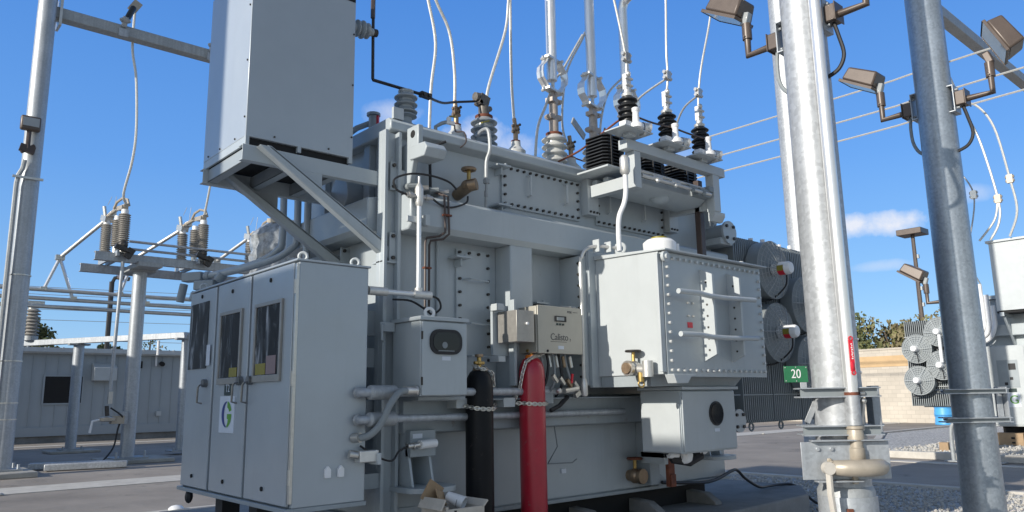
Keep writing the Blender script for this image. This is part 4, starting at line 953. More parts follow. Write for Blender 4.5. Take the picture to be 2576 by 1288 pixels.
def gas_cylinder(name, label, x, y, paint, collar, wheel, ztop, handle_m):
    t = T(name, label, 'gas cylinder', (x, y, .3)); r = .115
    t.part('body', MB().lathe([(r * .9, .3), (r, .33), (r, ztop - .16), (r * .97, ztop - .11), (r * .86, ztop - .06), (r * .66, ztop - .02), (r * .42, ztop)], (x, y, 0), n=32), paint)
    t.part('neck_ring', MB().lathe([(r * .5, ztop - .008), (r * .44, ztop + .018), (r * .3, ztop + .022)], (x, y, 0), n=20), collar)
    t.part('valve', MB().cyl((x, y, ztop + .01), (x, y, ztop + .1), .018, 10).cyl((x - .05, y, ztop + .055), (x + .05, y, ztop + .055), .014, 8).sphere((x, y, ztop + .055), .026, 10, 6), 'brass')
    t.part('hand_wheel', MB().lathe([(.012, ztop + .1), (.036, ztop + .105), (.036, ztop + .125), (.012, ztop + .128)], (x, y, 0), n=14), wheel)
    return t
gas_cylinder('gas_cylinder', 'tall red gas cylinder with orange neck chained to the tank', 4.59, 4.97, 'red_cyl', 'orange', 'steel', 1.845, 0)
gas_cylinder('gas_cylinder', 'tall black gas cylinder chained to the tank beside the gauge box', 4.0, 4.97, 'black_cyl', 'bronze', 'bronze', 1.73, 0)
def chain(pts, n, link=.022, wire=.0055):
    P = [Vector(p) for p in pts]; L = [0]
    for a, b_ in zip(P, P[1:]): L.append(L[-1] + (b_ - a).length)
    g = MB()
    for i in range(n):
        s = L[-1] * (i + .5) / n; k = max(j for j in range(len(P) - 1) if L[j] <= s)
        d = (P[k + 1] - P[k]).normalized(); c = P[k] + d * (s - L[k]); side = d.cross(Vector((0, 0, 1)) if abs(d.z) < .9 else Vector((1, 0, 0))).normalized()
        if i % 2: side = d.cross(side).normalized()
        pts2 = [c + d * link * 1.1 * math.cos(a) + side * link * .62 * math.sin(a) for a in [2 * math.pi * q / 10 for q in range(11)]]
        g.tube(pts2, wire, 5)
    return g
def arcpts(x, y, z, r, a0, a1, n=12, sag=0): return [(x + r * math.cos(R(a0 + (a1 - a0) * k / n)), y + r * math.sin(R(a0 + (a1 - a0) * k / n)), z - sag * math.sin(math.pi * k / n)) for k in range(n + 1)]
solo('chain', 'steel chain looped round the middle of the red gas cylinder', 'chain', chain([(4.40, 5.05, 1.45)] + arcpts(4.59, 4.97, 1.45, .128, 190, 350, 12, .01) + [(4.8, 5.06, 1.45)], 26), 'steel')
solo('chain', 'steel chain hanging from the neck down the left side of the red gas cylinder', 'chain', chain([(4.66, 4.9, 1.87), (4.55, 4.9, 1.845), (4.47, 4.91, 1.8), (4.445, 4.93, 1.7), (4.44, 4.96, 1.58), (4.42, 5.03, 1.45)], 26), 'steel')
solo('chain', 'steel chain looped round the middle of the black gas cylinder', 'chain', chain([(3.84, 5.05, 1.45)] + arcpts(4.0, 4.97, 1.43, .128, 190, 350, 12, .02) + [(4.25, 5.06, 1.45)], 26), 'steel')
solo('chain', 'short chain draped round the neck of the black gas cylinder', 'chain', chain(arcpts(4.0, 4.97, 1.76, .06, 180, 400, 10, .03) + [(4.11, 4.93, 1.70), (4.13, 4.94, 1.6)], 18), 'steel')

# ------------------------------------------------------------------ sensing pipework at the corner
t = T('sensor_pipe_stand', 'bright galvanized upright pipe with tee fitting and looped black leads at the tank corner', 'pipe', (3.406, 4.990, 2.303))
t.part('pipe', MB().cyl((3.406, 4.990, 2.303), (3.406, 4.990, 3.064), .020, 12), 'alu')
t.part('tee', MB().lathe([(.022, 3.03), (.03, 3.05), (.036, 3.08), (.036, 3.175), (.026, 3.205), (.011, 3.225), (.011, 3.28)], (3.406, 4.99, 0), n=14), 'alu_dull')
t.part('gland', MB().cyl((3.292, 5.000, 3.115), (3.529, 4.980, 3.115), .018, 8).cyl((3.313, 5.000, 3.115), (3.344, 4.997, 3.115), .028, 8).cyl((3.467, 4.985, 3.115), (3.498, 4.980, 3.115), .028, 8), 'steel')
t.part('clamp', MB().box(3.31, 3.50, 5.01, 5.03, 2.90, 2.95).box(3.46, 3.50, 4.97, 5.03, 2.88, 2.97), 'paint_light', .003)
t.part('bottom_pipe', MB().cyl((2.963, 4.980, 2.308), (3.457, 4.990, 2.313), .022, 10), 'alu')
t.part('bottom_tee', MB().cyl((3.354, 4.990, 2.313), (3.519, 4.990, 2.313), .036, 12).cyl((3.406, 4.990, 2.323), (3.406, 4.990, 2.364), .032, 10), 'alu_dull')
t.part('elbow', MB().tube([(2.881, 5.020, 2.282), (2.881, 5.000, 2.297), (2.922, 4.980, 2.308)], .03, 10).cyl((2.943, 4.980, 2.308), (3.107, 4.985, 2.310), .034, 12), 'alu_dull')
t.part('lead', MB().tube([(3.292, 5.000, 3.115), (3.210, 5.020, 3.146), (3.189, 5.020, 3.228), (3.344, 5.020, 3.301), (3.550, 5.020, 3.321), (3.724, 5.020, 3.301), (3.807, 5.020, 3.249)], .009, 6, smooth=5), 'rubber')
t.part('lead', MB().tube([(3.529, 4.980, 3.115), (3.652, 5.020, 3.084), (3.766, 5.020, 3.084), (3.910, 5.020, 3.146), (3.930, 5.020, 3.208)], .009, 6, smooth=5), 'rubber')
t.part('lead', MB().tube([(3.519, 4.990, 2.313), (3.622, 5.020, 2.292), (3.642, 5.020, 2.220), (3.560, 5.020, 2.169), (3.498, 5.020, 2.200), (3.354, 5.020, 2.261), (3.189, 5.020, 2.261)], .009, 6, smooth=5), 'rubber')
t = T('sensor_wells', 'row of small steel probe heads above the beam with brown capillary tubes', 'sensor', (3.6, 5.2, 3.2))
for k in range(4):
    t.part('probe', MB().cyl((3.42 + k * .105, 5.3, 3.25 - .004 * k), (3.42 + k * .105, 5.14, 3.235), .03, 10).cyl((3.40 + k * .105, 5.14, 3.235), (3.47 + k * .105, 5.10, 3.24), .022, 8), 'steel' if k % 2 else 'rad')
t.part('capillary', MB().tube([(3.66, 5.15, 3.23), (3.68, 5.02, 3.17), (3.69, 5.02, 2.9), (3.69, 5.02, 2.86), (3.66, 5.06, 2.83), (3.56, 5.1, 2.81), (3.545, 5.1, 2.77), (3.545, 5.1, 2.2)], .010, 6), 'brownpipe')
t.part('capillary', MB().tube([(3.71, 5.15, 3.23), (3.72, 5.02, 3.17), (3.73, 5.02, 2.9), (3.73, 5.02, 2.85), (3.70, 5.06, 2.81), (3.60, 5.1, 2.79), (3.585, 5.1, 2.75), (3.585, 5.1, 2.2)], .010, 6), 'brownpipe')
t.part('capillary', MB().tube([(3.72, 5.24, 3.25), (3.70, 5.25, 3.3), (3.69, 5.25, 3.64), (3.73, 5.2, 3.68), (3.80, 5.16, 3.71)], .013, 6), 'rubber')
t.part('clip', MB().box(3.67, 3.75, 5.005, 5.04, 3.0, 3.015).box(3.53, 3.60, 5.085, 5.12, 2.55, 2.565), 'rust')
t.part('rod', MB().cyl((3.80, 5.28, 2.2), (3.80, 5.28, 2.84), .014, 8).cyl((3.80, 5.28, 1.7), (3.80, 5.28, 2.2), .014, 8), 'paint')
t = T('fill_valve', 'brass hand valve standing out of the tank wall above the beam', 'valve', (4.02, 5.15, 3.3))
t.part('body', MB().cyl((4.02, 5.3, 3.29), (4.02, 5.10, 3.34), .052, 12).sphere((4.02, 5.14, 3.34), .06, 12, 8).cyl((4.02, 5.12, 3.34), (4.06, 5.06, 3.35), .055, 12), 'bronze')
t.part('stem', MB().cyl((4.02, 5.12, 3.38), (4.02, 5.12, 3.49), .018, 8), 'brass')
t.part('hand_wheel', MB().ring((4.02, 5.12, 3.49), (0, 0, 1), .055, .016, 16, 6).box(3.965, 4.075, 5.11, 5.13, 3.483, 3.497).box(4.01, 4.03, 5.065, 5.175, 3.483, 3.497), 'bronze')
t = T('breather_pipe', 'slim pale pipe hanging over the cover rim beside the big grey bushing', 'pipe', (4.2, 5.1, 3.2))
t.part('pipe', MB().tube([(4.26, 5.3, 3.90), (4.25, 5.2, 3.93), (4.25, 5.12, 3.90), (4.25, 5.10, 3.72), (4.225, 5.12, 3.60), (4.23, 5.13, 3.40)], .018, 8, smooth=4), 'galv_dull')
t.part('lower_pipe', MB().tube([(4.23, 5.13, 3.4), (4.235, 5.15, 3.17)], .013, 8).cyl((4.23, 5.13, 3.40), (4.23, 5.13, 3.44), .03, 8).cyl((4.232, 5.14, 3.28), (4.232, 5.14, 3.33), .018, 8), 'galv_dull')
t.part('handle', MB().obox((4.2, 5.1, 3.97), (.09, .02, .012), (0, -.4, 0)), 'yellow')
t = T('sampling_cock', 'small cock with yellow lever on the cover beside the tall white cable', 'valve', (3.92, 5.35, 3.83))
t.part('pipe', MB().tube([(3.86, 5.4, 3.83), (3.86, 5.4, 3.93), (3.90, 5.36, 3.96), (3.93, 5.33, 3.97)], .018, 8), 'paint_dark')
t.part('body', MB().cyl((3.93, 5.33, 3.97), (4.0, 5.3, 3.96), .022, 8).sphere((3.95, 5.32, 4.0), .025, 8, 6), 'white')
t.part('lever', MB().obox((3.99, 5.31, 4.03), (.08, .02, .01), (0, -.1, 0)), 'yellow')
t.part('hose', MB().tube([(4.0, 5.3, 3.95), (4.0, 5.28, 3.88), (4.03, 5.2, 3.86), (4.03, 5.17, 3.76), (3.98, 5.19, 3.70)], .007, 6, smooth=4), 'brownpipe')
# white conduit beside the tap changer
t = T('bent_conduit', 'pale conduit bent over the sunlit side of the tap changer box and down past it', 'conduit', (5.22, 4.94, 1.6))
t.part('pipe', MB().tube([(5.22, 4.94, 1.62), (5.22, 4.94, 2.68), (5.23, 4.93, 2.80), (5.27, 4.91, 2.88), (5.36, 4.86, 2.915), (5.55, 4.74, 2.90)], .017, 8, smooth=4), 'alu_dull')
t.part('end_sleeve', MB().lathe([(.024, 1.5), (.034, 1.52), (.034, 1.62), (.022, 1.66)], (5.22, 4.94, 0), n=12), 'alu_dull')
t.part('strap', MB().box(5.36, 5.375, 4.82, 4.90, 2.86, 2.98).box(5.46, 5.475, 4.76, 4.84, 2.86, 2.96), 'paint_light')
t = T('riser_conduit', 'pale conduit rising from the tap changer roof to the arrester frame', 'conduit', (5.4, 4.6, 2.85))
t.part('pipe', MB().tube([(5.42, 4.62, 2.84), (5.42, 4.62, 3.05), (5.43, 4.61, 3.18), (5.47, 4.58, 3.30), (5.48, 4.56, 3.42), (5.48, 4.56, 3.60)], .024, 10, smooth=5), 'white')
t.part('outlet_body', MB().lathe([(.03, 3.58), (.05, 3.61), (.05, 3.74), (.03, 3.77)], (5.48, 4.56, 0), n=12), 'alu_dull')
# fallen carton by the cylinder
t = T('carton', 'open white carton of scrap pieces and cups at the foot of the black cylinder', 'carton', (3.5, 4.62, .3))
t.part('box_body', MB().box(3.28, 3.30, 4.45, 4.75, .3, .76).box(3.60, 3.62, 4.45, 4.75, .3, .74).box(3.30, 3.60, 4.45, 4.47, .3, .74).box(3.30, 3.60, 4.73, 4.75, .3, .74).box(3.30, 3.60, 4.47, 4.73, .3, .58), 'card_white')
t.part('flap', MB().obox((3.25, 4.58, .775), (.012, .28, .08), (0, .5, 0)), 'card_white')
t.part('flap', MB().obox((3.625, 4.58, .755), (.012, .28, .06), (0, .8, 0)), 'card_white')
t.part('tape', MB().box(3.35, 3.37, 4.447, 4.45, .32, .73), 'dark')
solo('cup', 'white paper cup with a dark opening lying in the open carton', 'cup', MB().lathe([(.035, 0), (.05, .14), (.046, .142), (.032, .02)], (3.46, 4.68, .80), (.35, -.6, -.25), 18).cyl((3.50, 4.605, .767), (3.502, 4.602, .766), .043, 16, m=1), ['white', 'dark'])
solo('cardboard_scrap', 'torn brown cardboard piece sticking up from the open carton', 'cardboard', MB().obox((3.34, 4.70, .83), (.16, .012, .15), (.2, .5, .2)).obox((3.39, 4.66, .80), (.13, .01, .1), (-.4, .3, .5)), 'card')
# bottom valve and lead
V = T('bottom_valve', 'rusty bronze valve with a red handle low on the tank under the drive box', 'valve', (6.15, 5.2, .68))
valve(V, 6.22, 5.3, .70, (0, -1, 0), 1.0, 'bronze', 'rust')
solo('steel_stub', 'rusty flat steel stub hanging below the drive box', 'bracket', MB().box(6.36, 6.46, 4.9, 4.94, .60, .93).box(6.37, 6.45, 4.88, 4.9, .6, .72), 'rust', .004)
solo('power_lead', 'black rubber lead trailing from the tank base across the foundation to the gravel', 'cable', MB().tube([(6.5, 5.1, .62), (7.3, 5.1, .56), (8.0, 5.25, .62), (8.2, 5.3, .60), (8.35, 5.3, .50), (8.8, 5.4, .36), (9.2, 5.5, .33), (9.5, 5.5, .325), (9.75, 5.45, .29), (10.0, 5.3, .06), (10.2, 5.2, .03)], .018, 7, smooth=5), 'rubber')

# ================================================================== ARRESTER FRAME ABOVE THE TAP CHANGER
FR = T('arrester_stand', 'pale grey steel frame with a cross beam standing out from the tank top', 'frame', (6.4, 4.9, 3.4))
FR.part('cross_beam', MB().box(5.55, 7.22, 4.58, 4.69, 3.87, 3.97), 'paint_light', .005)
for x0, x1, zb in ((5.66, 5.76, 3.50), (6.99, 7.11, 3.46)): FR.part('upright', MB().box(x0, x1, 4.585, 4.685, zb, 3.87), 'paint_light', .005)
g = MB(); g.prism([(4.68, 3.52), (5.3, 3.52), (5.3, 3.645), (5.17, 3.645), (5.17, 3.69), (5.10, 3.69), (5.10, 3.645), (5.02, 3.645), (5.02, 3.69), (4.95, 3.69), (4.95, 3.645), (4.68, 3.645)], 'yz', 5.68, 5.77); FR.part('side_arm', g, 'paint_light', .004)
FR.part('side_arm', MB().prism([(4.68, 3.49), (5.3, 3.52), (5.3, 3.66), (4.68, 3.63)], 'yz', 7.02, 7.10), 'paint_light', .004)
g = MB(); g.prism([(4.70, 3.66), (4.70, 3.60), (4.8, 3.54), (5.1, 3.54), (5.22, 3.60), (5.22, 3.66)], 'yz', 5.78, 7.0); g.sphere((6.38, 4.86, 3.56), .1, 12, 8, (1.3, 1, .7)); FR.part('tray', g, 'paint', .004)
g = MB(); g.prism([(4.6, 3.42), (4.6, 3.46), (4.68, 3.46), (4.68, 3.36), (4.64, 3.36)], 'yz', 7.0, 7.2); FR.part('foot', g, 'paint_light')
for k, (y, z, r) in enumerate(((4.64, 3.70, .018), (4.60, 3.64, .02))):
    g = MB(); g.tube([(5.78, y, z), (6.95, y, z - .005)], r, 8)
    FR.part('wire_conduit', g, 'alu_dull')
for x in (5.95, 6.25, 6.55, 6.75): FR.part('conduit_fitting', MB().cyl((x, 4.61, 3.655), (x + .14, 4.61, 3.655), .03, 8).sphere((x + .05, 4.58, 3.62), .025, 8, 6), 'alu_dull' if x < 6.5 else 'rad')
FR.part('terminal_block', MB().box(6.72, 6.96, 4.60, 4.70, 3.60, 3.66).box(6.9, 6.98, 4.58, 4.7, 3.66, 3.72), 'rad')
AX = ((5.54, 4.52), (6.20, 4.55), (6.82, 4.58))
AN = ('nearest black ribbed arrester, on the left end of the frame', 'middle black ribbed arrester on the frame beam', 'far right black ribbed arrester on the frame beam')
def arrester(x, y, label):
    z = 4.03
    t = T('surge_arrester', label, 'arrester', (x, y, z - .03), 'black arresters on the frame beam')
    t.part('base_plate', MB().obox((x, y + .02, z - .02), (.42, .26, .014)).box(x - .05, x + .05, y - .02, y + .06, 3.97, z - .025), 'paint_light', .002)
    t.part('housing', MB().lathe([(.055, z)] + shed_profile(.062, .098, z + .04, z + .34, 5)[1:-1] + [(.05, z + .345)], (x, y + .02, 0), n=22), 'poly')
    t.part('top_fitting', MB().lathe([(.055, z + .345), (.06, z + .37), (.035, z + .39), (.03, z + .47)], (x, y + .02, 0), n=14).obox((x, y + .02, z + .5), (.07, .05, .16)).cyl((x - .05, y - .01, z + .53), (x + .05, y - .01, z + .53), .014, 6).cyl((x - .05, y - .01, z + .46), (x + .05, y - .01, z + .46), .014, 6).sphere((x, y, z + .58), .03, 8, 6), 'alu_dull')
    t.part('base_insulator', MB().lathe([(.075, z - .015), (.075, z + .02), (.035, z + .05), (.03, z + .15), (.038, z + .16), (.038, z + .19), (.02, z + .2)], (x - .02, y - .09, 0), n=14), 'white')
    t.part('counter', MB().cyl((x + .13, y - .06, z + .04), (x + .19, y - .10, z + .03), .05, 12).cyl((x + .11, y - .05, z + .02), (x + .14, y - .06, z + .02), .07, 12), 'alu_dull')
    t.part('clamp', MB().obox((x - .13, y - .05, z + .015), (.09, .08, .05)), 'white')
    return t
ar = arrester(AX[0][0], AX[0][1], AN[0])
for k in (1, 2): dup(ar.o, (AX[k][0] - AX[0][0], AX[k][1] - AX[0][1], 0), AN[k])
def fin_stack(x, y, z, w, d, h, label):
    t = T('finned_insulator', label, 'insulator', (x, y, z), 'square black finned insulators')
    g = MB(); n = 10
    g.box(x - w * .30, x + w * .30, y - d * .30, y + d * .30, z, z + h)
    for k in range(n):
        zz = z + .02 + k * (h - .03) / n
        g.prism([(x + px * w / 2, y + py * d / 2) for px, py in ((-1, -.75), (-.75, -1), (.75, -1), (1, -.75), (1, .75), (.75, 1), (-.75, 1), (-1, .75))], 'xy', zz, zz + .014)
    for k in (-.2, .2): g.prism([(x + k * w - .012, y - d * .52), (x + k * w + .012, y - d * .52), (x + k * w + .012, y + d * .52), (x + k * w - .012, y + d * .52)], 'xy', z + .02, z + h)
    t.part('fins', g, 'poly', .003)
    t.part('base_plate', MB().box(x - w * .62, x + w * .62, y - d * .7, y + d * .7, z - .02, z), 'paint_light', .003)
    t.part('terminal', MB().cyl((x, y, z + h), (x, y, z + h + .03), .06, 12).prism([(x - .02, z + h), (x + .05, z + h), (x + .01, z + h + .10)], 'xz', y - .01, y + .01), 'poly')
    return t
fs = fin_stack(5.68, 4.98, 3.74, .33, .30, .38, 'square black finned insulator stack nearest the left, before the middle bus pipe')
dup(fs.o, (.74, .06, -.02), 'square black finned insulator stack in the middle, under the frame beam')
dup(fs.o, (1.34, .06, -.02), 'square black finned insulator stack farthest right, under the frame beam')
for a, b_, lab in (((5.56, 4.5, 4.18), (6.2, 4.5, 4.20), 'thin dark lead joining the nearest arrester to the middle arrester'), ((6.2, 4.5, 4.20), (6.82, 4.52, 4.22), 'thin dark lead joining the middle arrester to the far right arrester')):
    solo('arrester_lead', lab, 'cable', MB().tube([a, ((a[0] + b_[0]) / 2, a[1], (a[2] + b_[2]) / 2 - .015), b_], .010, 6, smooth=4), 'brownpipe')
solo('bonding_lead', 'thin reddish brown lead sweeping up from the cover to the nearest arrester', 'cable', MB().tube([(5.32, 5.3, 3.86), (5.48, 5.15, 3.97), (5.62, 5.0, 4.12), (5.6, 4.7, 4.2), (5.52, 4.5, 4.16)], .011, 6, smooth=5), 'rust')
solo('brown_post', 'dark brown upright pipe rising behind the frame at its right end', 'pipe', MB().box(7.02, 7.1, 4.80, 4.87, 2.8, 3.86), 'brownpipe', .006)
t = T('valve_flange_end', 'round blank flange with four bolts at the top left of the radiator bank', 'flange', (7.95, 5.1, 3.4))
def flange(t, x, y, z, r):
    t.part('pipe', MB().cyl((x, y, z), (x, y + .5, z), r * .8, 16), 'paint_dark')
    g = MB(); g.cyl((x, y, z), (x, y - .03, z), r, 24)
    for k in range(4):
        a = R(45 + 90 * k); g.cyl((x + r * .72 * math.cos(a), y - .03, z + r * .72 * math.sin(a)), (x + r * .72 * math.cos(a), y - .05, z + r * .72 * math.sin(a)), .02, 6, m=1)
    t.part('cover', g, ['paint', 'bolt'], 0.0)
flange(t, 7.86, 5.0, 3.40, .14)
t2 = T('valve_flange_end', 'round blank flange with four bolts at the bottom left of the radiator bank', 'flange', (7.8, 5.0, 1.2))
flange(t2, 7.8, 5.0, 1.2, .13)

# ------------------------------------------------------------------ bushings on the cover
def bushing(name, label, x, y, r, z0, z1, n, glaze, group, top):
    t = T(name, label, 'bushing', (x, y, 3.86), group)
    t.part('porcelain', MB().lathe([(r * 1.05, 3.86), (r * 1.05, 3.9)] + shed_profile(r * .66, r, z0, z1, n)[1:-1] + [(r * .62, z1)], (x, y, 0), n=26), glaze)
    t.part('gasket_ring', MB().lathe([(r * .62, z1), (r * .66, z1 + .015), (r * .66, z1 + .03), (r * .5, z1 + .035)], (x, y, 0), n=20), 'rust')
    top(t, x, y, z1 + .035); return t
def top_stub(t, x, y, z):
    t.part('terminal', MB().cyl((x, y, z), (x, y, z + .1), .06, 12).obox((x - .02, y, z + .16), (.12, .1, .12), (0, .3, 0)).cyl((x - .12, y, z + .19), (x - .02, y, z + .2), .05, 8).cyl((x + .05, y - .05, z + .08), (x + .05, y + .05, z + .08), .03, 6).cyl((x - .07, y - .05, z + .13), (x - .07, y + .05, z + .13), .025, 6), 'fitting_dark')
def top_small(t, x, y, z):
    t.part('terminal', MB().cyl((x, y, z), (x, y, z + .12), .028, 10).obox((x, y, z + .14), (.07, .05, .1)).cyl((x - .05, y, z + .17), (x + .05, y, z + .16), .018, 6).cyl((x - .05, y, z + .1), (x + .05, y, z + .11), .02, 6).cyl((x, y, z + .15), (x - .02, y, z + .26), .024, 8), 'bronze')
    t.part('bolt_head', MB().cyl((x, y - .04, z + .12), (x, y - .06, z + .12), .016, 6).cyl((x + .02, y - .04, z + .18), (x + .02, y - .06, z + .18), .016, 6), 'bolt')
bushing('bushing', 'big blue grey ribbed bushing where the black jumper ends', 4.92, 6.0, .145, 3.95, 4.43, 6, 'porc', 'bushings on the tank cover', top_stub)
def small(label, x, y, zz=4.31):
    t = T('small_bushing', label, 'bushing', (x, y, 3.86), 'bushings on the tank cover')
    t.part('porcelain', MB().lathe([(.10, 3.86), (.10, 4.05), (.115, zz - .06), (.085, zz - .03), (.06, zz), (.055, zz + .05), (.03, zz + .055)], (x, y, 0), n=20), 'porc_light')
    t.part('gasket_ring', MB().lathe([(.05, zz + .05), (.055, zz + .065), (.035, zz + .07)], (x, y, 0), n=16), 'rust')
    top_small(t, x, y, zz + .07); return t
small('small pale bushing with a bronze terminal between the post insulator and the big grey bushing', 4.70, 6.2)
small('small pale bushing with a bronze terminal left of the first tall bus pipe', 5.55, 6.2)
small('small bushing crowded behind the first bus pipe column, beside the grey tag', 6.24, 6.0, 4.2)
def top_column(t, x, y, z):
    t.part('terminal', MB().cyl((x, y, z), (x, y, z + .16), .055, 14).obox((x, y, z + .19), (.17, .09, .06)).cyl((x, y, z + .2), (x, y, z + .37), .052, 14).obox((x, y, z + .39), (.18, .10, .05), (0, 0, .2)).cyl((x - .08, y - .05, z + .19), (x - .08, y + .05, z + .19), .025, 6).cyl((x + .08, y - .05, z + .39), (x + .08, y + .05, z + .39), .025, 6), 'fitting')
    t.part('pad', MB().obox((x, y, z + .46), (.10, .04, .13)).cyl((x - .02, y - .03, z + .44), (x - .02, y + .03, z + .44), .02, 6).cyl((x + .02, y - .03, z + .49), (x + .02, y + .03, z + .49), .02, 6), 'fitting')
COLX = ((5.97, 'first'), (6.65, 'second'), (7.31, 'third'))
for k, (x, w) in enumerate(COLX):
    bushing('bushing', ('pale ribbed bushing under the leftmost tall bus pipe', 'grey ribbed bushing under the middle bus pipe, half hidden by black fins', 'ribbed bushing under the elbowed bus pipe, hidden behind the nearest arrester')[k], x, 6.0, .15, 3.95, 4.47, 6, 'porc_light' if k == 0 else 'porc', 'bushings on the tank cover', top_column)
def expansion(x, y, z, label):
    t = T('expansion_connector', label, 'connector', (x, y, z), 'expansion connectors on the bus pipes')
    t.part('bottom_plate', MB().obox((x, y, z), (.30, .10, .03), (0, 0, .25)).cyl((x - .12, y - .06, z), (x - .12, y + .06, z), .02, 6).cyl((x + .12, y - .06, z), (x + .12, y + .06, z), .02, 6), 'alu_dull', .003)
    t.part('top_plate', MB().obox((x, y, z + .39), (.30, .10, .03), (0, 0, .25)).cyl((x - .12, y - .06, z + .39), (x - .12, y + .06, z + .39), .02, 6).cyl((x + .12, y - .06, z + .39), (x + .12, y + .06, z + .39), .02, 6), 'alu_dull', .003)
    for s in (-1, 1):
        g = MB(); pts = [(s * .10, 0), (s * .12, .05), (s * .185, .12), (s * .195, .19), (s * .185, .26), (s * .12, .33), (s * .10, .385)]
        for (a, c), (b_, d) in zip(pts, pts[1:]):
            for o in (0,):
                g.add([(x + a, y - .055, z + c), (x + a, y + .055, z + c), (x + b_, y + .055, z + d), (x + b_, y - .055, z + d), (x + a + s * .012, y - .055, z + c), (x + a + s * .012, y + .055, z + c), (x + b_ + s * .012, y + .055, z + d), (x + b_ + s * .012, y - .055, z + d)],
                      [(0, 1, 2, 3), (7, 6, 5, 4), (0, 3, 7, 4), (1, 5, 6, 2)])
        t.part('flexible_strap', g, 'alu')
    t.part('guide_pin', MB().cyl((x, y, z), (x, y, z + .18), .022, 8), 'alu_dull')
    return t
ex = expansion(5.97, 6.0, 5.02, 'expansion connector of bowed straps under the leftmost bus pipe')
dup(ex.o, (.68, 0, -.02), 'expansion connector of bowed straps under the middle bus pipe')
dup(ex.o, (1.34, 0, .0), 'expansion connector of bowed straps under the elbowed bus pipe')
def bus_pipe(label, x, pts): return solo('bus_pipe', label, 'bus pipe', MB().tube(pts, .062, 16, smooth=0), 'alu', 0, 'tall aluminium bus pipes')
bus_pipe('leftmost tall shiny bus pipe rising out of the picture', 5.97, [(5.96, 6.0, 5.15), (5.96, 6.0, 10.5)])
bus_pipe('middle tall shiny bus pipe rising out of the picture', 6.65, [(6.65, 6.0, 5.13), (6.65, 6.0, 10.5)])
bus_pipe('shiny bus pipe with an elbow at the top, right of the other two', 7.31, [(7.30, 6.0, 5.15), (7.30, 6.0, 6.50), (7.30, 5.97, 6.60), (7.30, 5.90, 6.65), (7.3, 5.8, 6.66), (7.3, 3.0, 6.66)])
solo('grey_tag', 'grey rectangular tag plate hanging beside the first bus pipe column', 'tag', MB().obox((6.33, 5.95, 4.63), (.30, .02, .09), (0, .5, .2)), 'galv_dull', .004)
solo('marker_rod', 'thin red T shaped marker behind the bonding lead', 'marker', MB().cyl((6.42, 6.3, 4.42), (6.86, 6.3, 4.40), .01, 5).cyl((6.6, 6.3, 4.41), (6.6, 6.3, 4.28), .018, 6), 'rust')

# ------------------------------------------------------------------ overhead leads
def cable(label, pts, r=.017, m='cable', name='overhead_cable', sm=6, grp=None): return solo(name, label, 'cable', MB().tube(pts, r, 7, smooth=sm), m, 0, grp)
cable('pale cable rising from the cover just right of the post insulator', [(4.36, 6.3, 5.95), (4.4, 6.3, 5.75), (4.5, 6.3, 5.28), (4.44, 6.3, 4.71), (4.41, 6.3, 3.86)])
cable('pale cable curving down to the small bushing left of the big grey bushing', [(4.2, 6.2, 6.2), (4.43, 6.2, 5.72), (4.61, 6.2, 5.41), (4.68, 6.2, 4.97), (4.68, 6.2, 4.56)])
cable('pale cable leaning from above into the top of the big grey bushing', [(5.36, 6.0, 6.35), (5.3, 6.0, 5.95), (5.24, 6.0, 5.54), (5.0, 6.0, 4.85), (4.95, 6.0, 4.6)])
cable('pale nearly straight cable dropping to the small bushing left of the first bus pipe', [(5.51, 6.2, 6.5), (5.5, 6.2, 6.1), (5.5, 6.2, 5.11), (5.54, 6.2, 4.5)])
cable('pale cable slanting from behind the middle bus pipe to the grey tag', [(6.62, 6.05, 6.0), (6.54, 6.05, 5.85), (6.26, 6.05, 5.35), (6.16, 6.05, 4.72), (6.2, 6.02, 4.42)], .014)
cable('short pale cable joining the two bus pipes behind the first connector', [(6.62, 6.1, 5.98), (6.45, 6.1, 5.72), (6.24, 6.1, 5.4), (6.05, 6.05, 5.2)], .014)
cable('pale cable dropping from the first connector to the cover', [(5.93, 6.0, 5.0), (5.84, 6.0, 4.8), (5.70, 6.0, 4.47), (5.64, 6.0, 3.86)], .016)
cable('pale cable sagging from the third connector to the middle bushing', [(7.24, 6.0, 5.54), (6.95, 6.0, 5.25), (6.8, 6.0, 4.87), (6.76, 6.0, 4.55)], .014)
def lead_pair(label1, label2, pts, clampat, br):
    cable(label1, pts, .012)
    if br: cable(label2, br, .012)
    x, y, z = clampat
    solo('parallel_clamp', 'small bolted clamp on ' + label1.split(' dropping')[0], 'clamp', MB().obox((x, y, z), (.07, .05, .09)).cyl((x - .06, y, z + .03), (x + .06, y, z + .03), .02, 6).cyl((x - .06, y, z - .03), (x + .06, y, z - .03), .02, 6), 'steel')
lead_pair('the line lead of the middle arrester dropping from above', 'pale branch curving left from the line lead of the middle arrester', [(6.28, 4.55, 6.2), (6.27, 4.55, 5.7), (6.23, 4.55, 5.1), (6.24, 4.56, 4.78), (6.21, 4.57, 4.58)], (6.235, 4.56, 4.80), [(6.22, 4.58, 4.76), (6.40, 5.1, 4.74), (6.57, 5.3, 4.62), (6.60, 5.4, 4.4)])
lead_pair('the line lead of the far right arrester dropping from above', 'pale branch curving left from the line lead of the far right arrester', [(7.22, 4.57, 6.25), (7.12, 4.57, 5.75), (6.9, 4.58, 5.1), (6.84, 4.6, 4.76), (6.82, 4.6, 4.58)], (6.84, 4.6, 4.78), [(6.83, 4.62, 4.74), (7.05, 4.95, 4.76), (7.22, 5.2, 4.64), (7.24, 5.3, 4.4)])
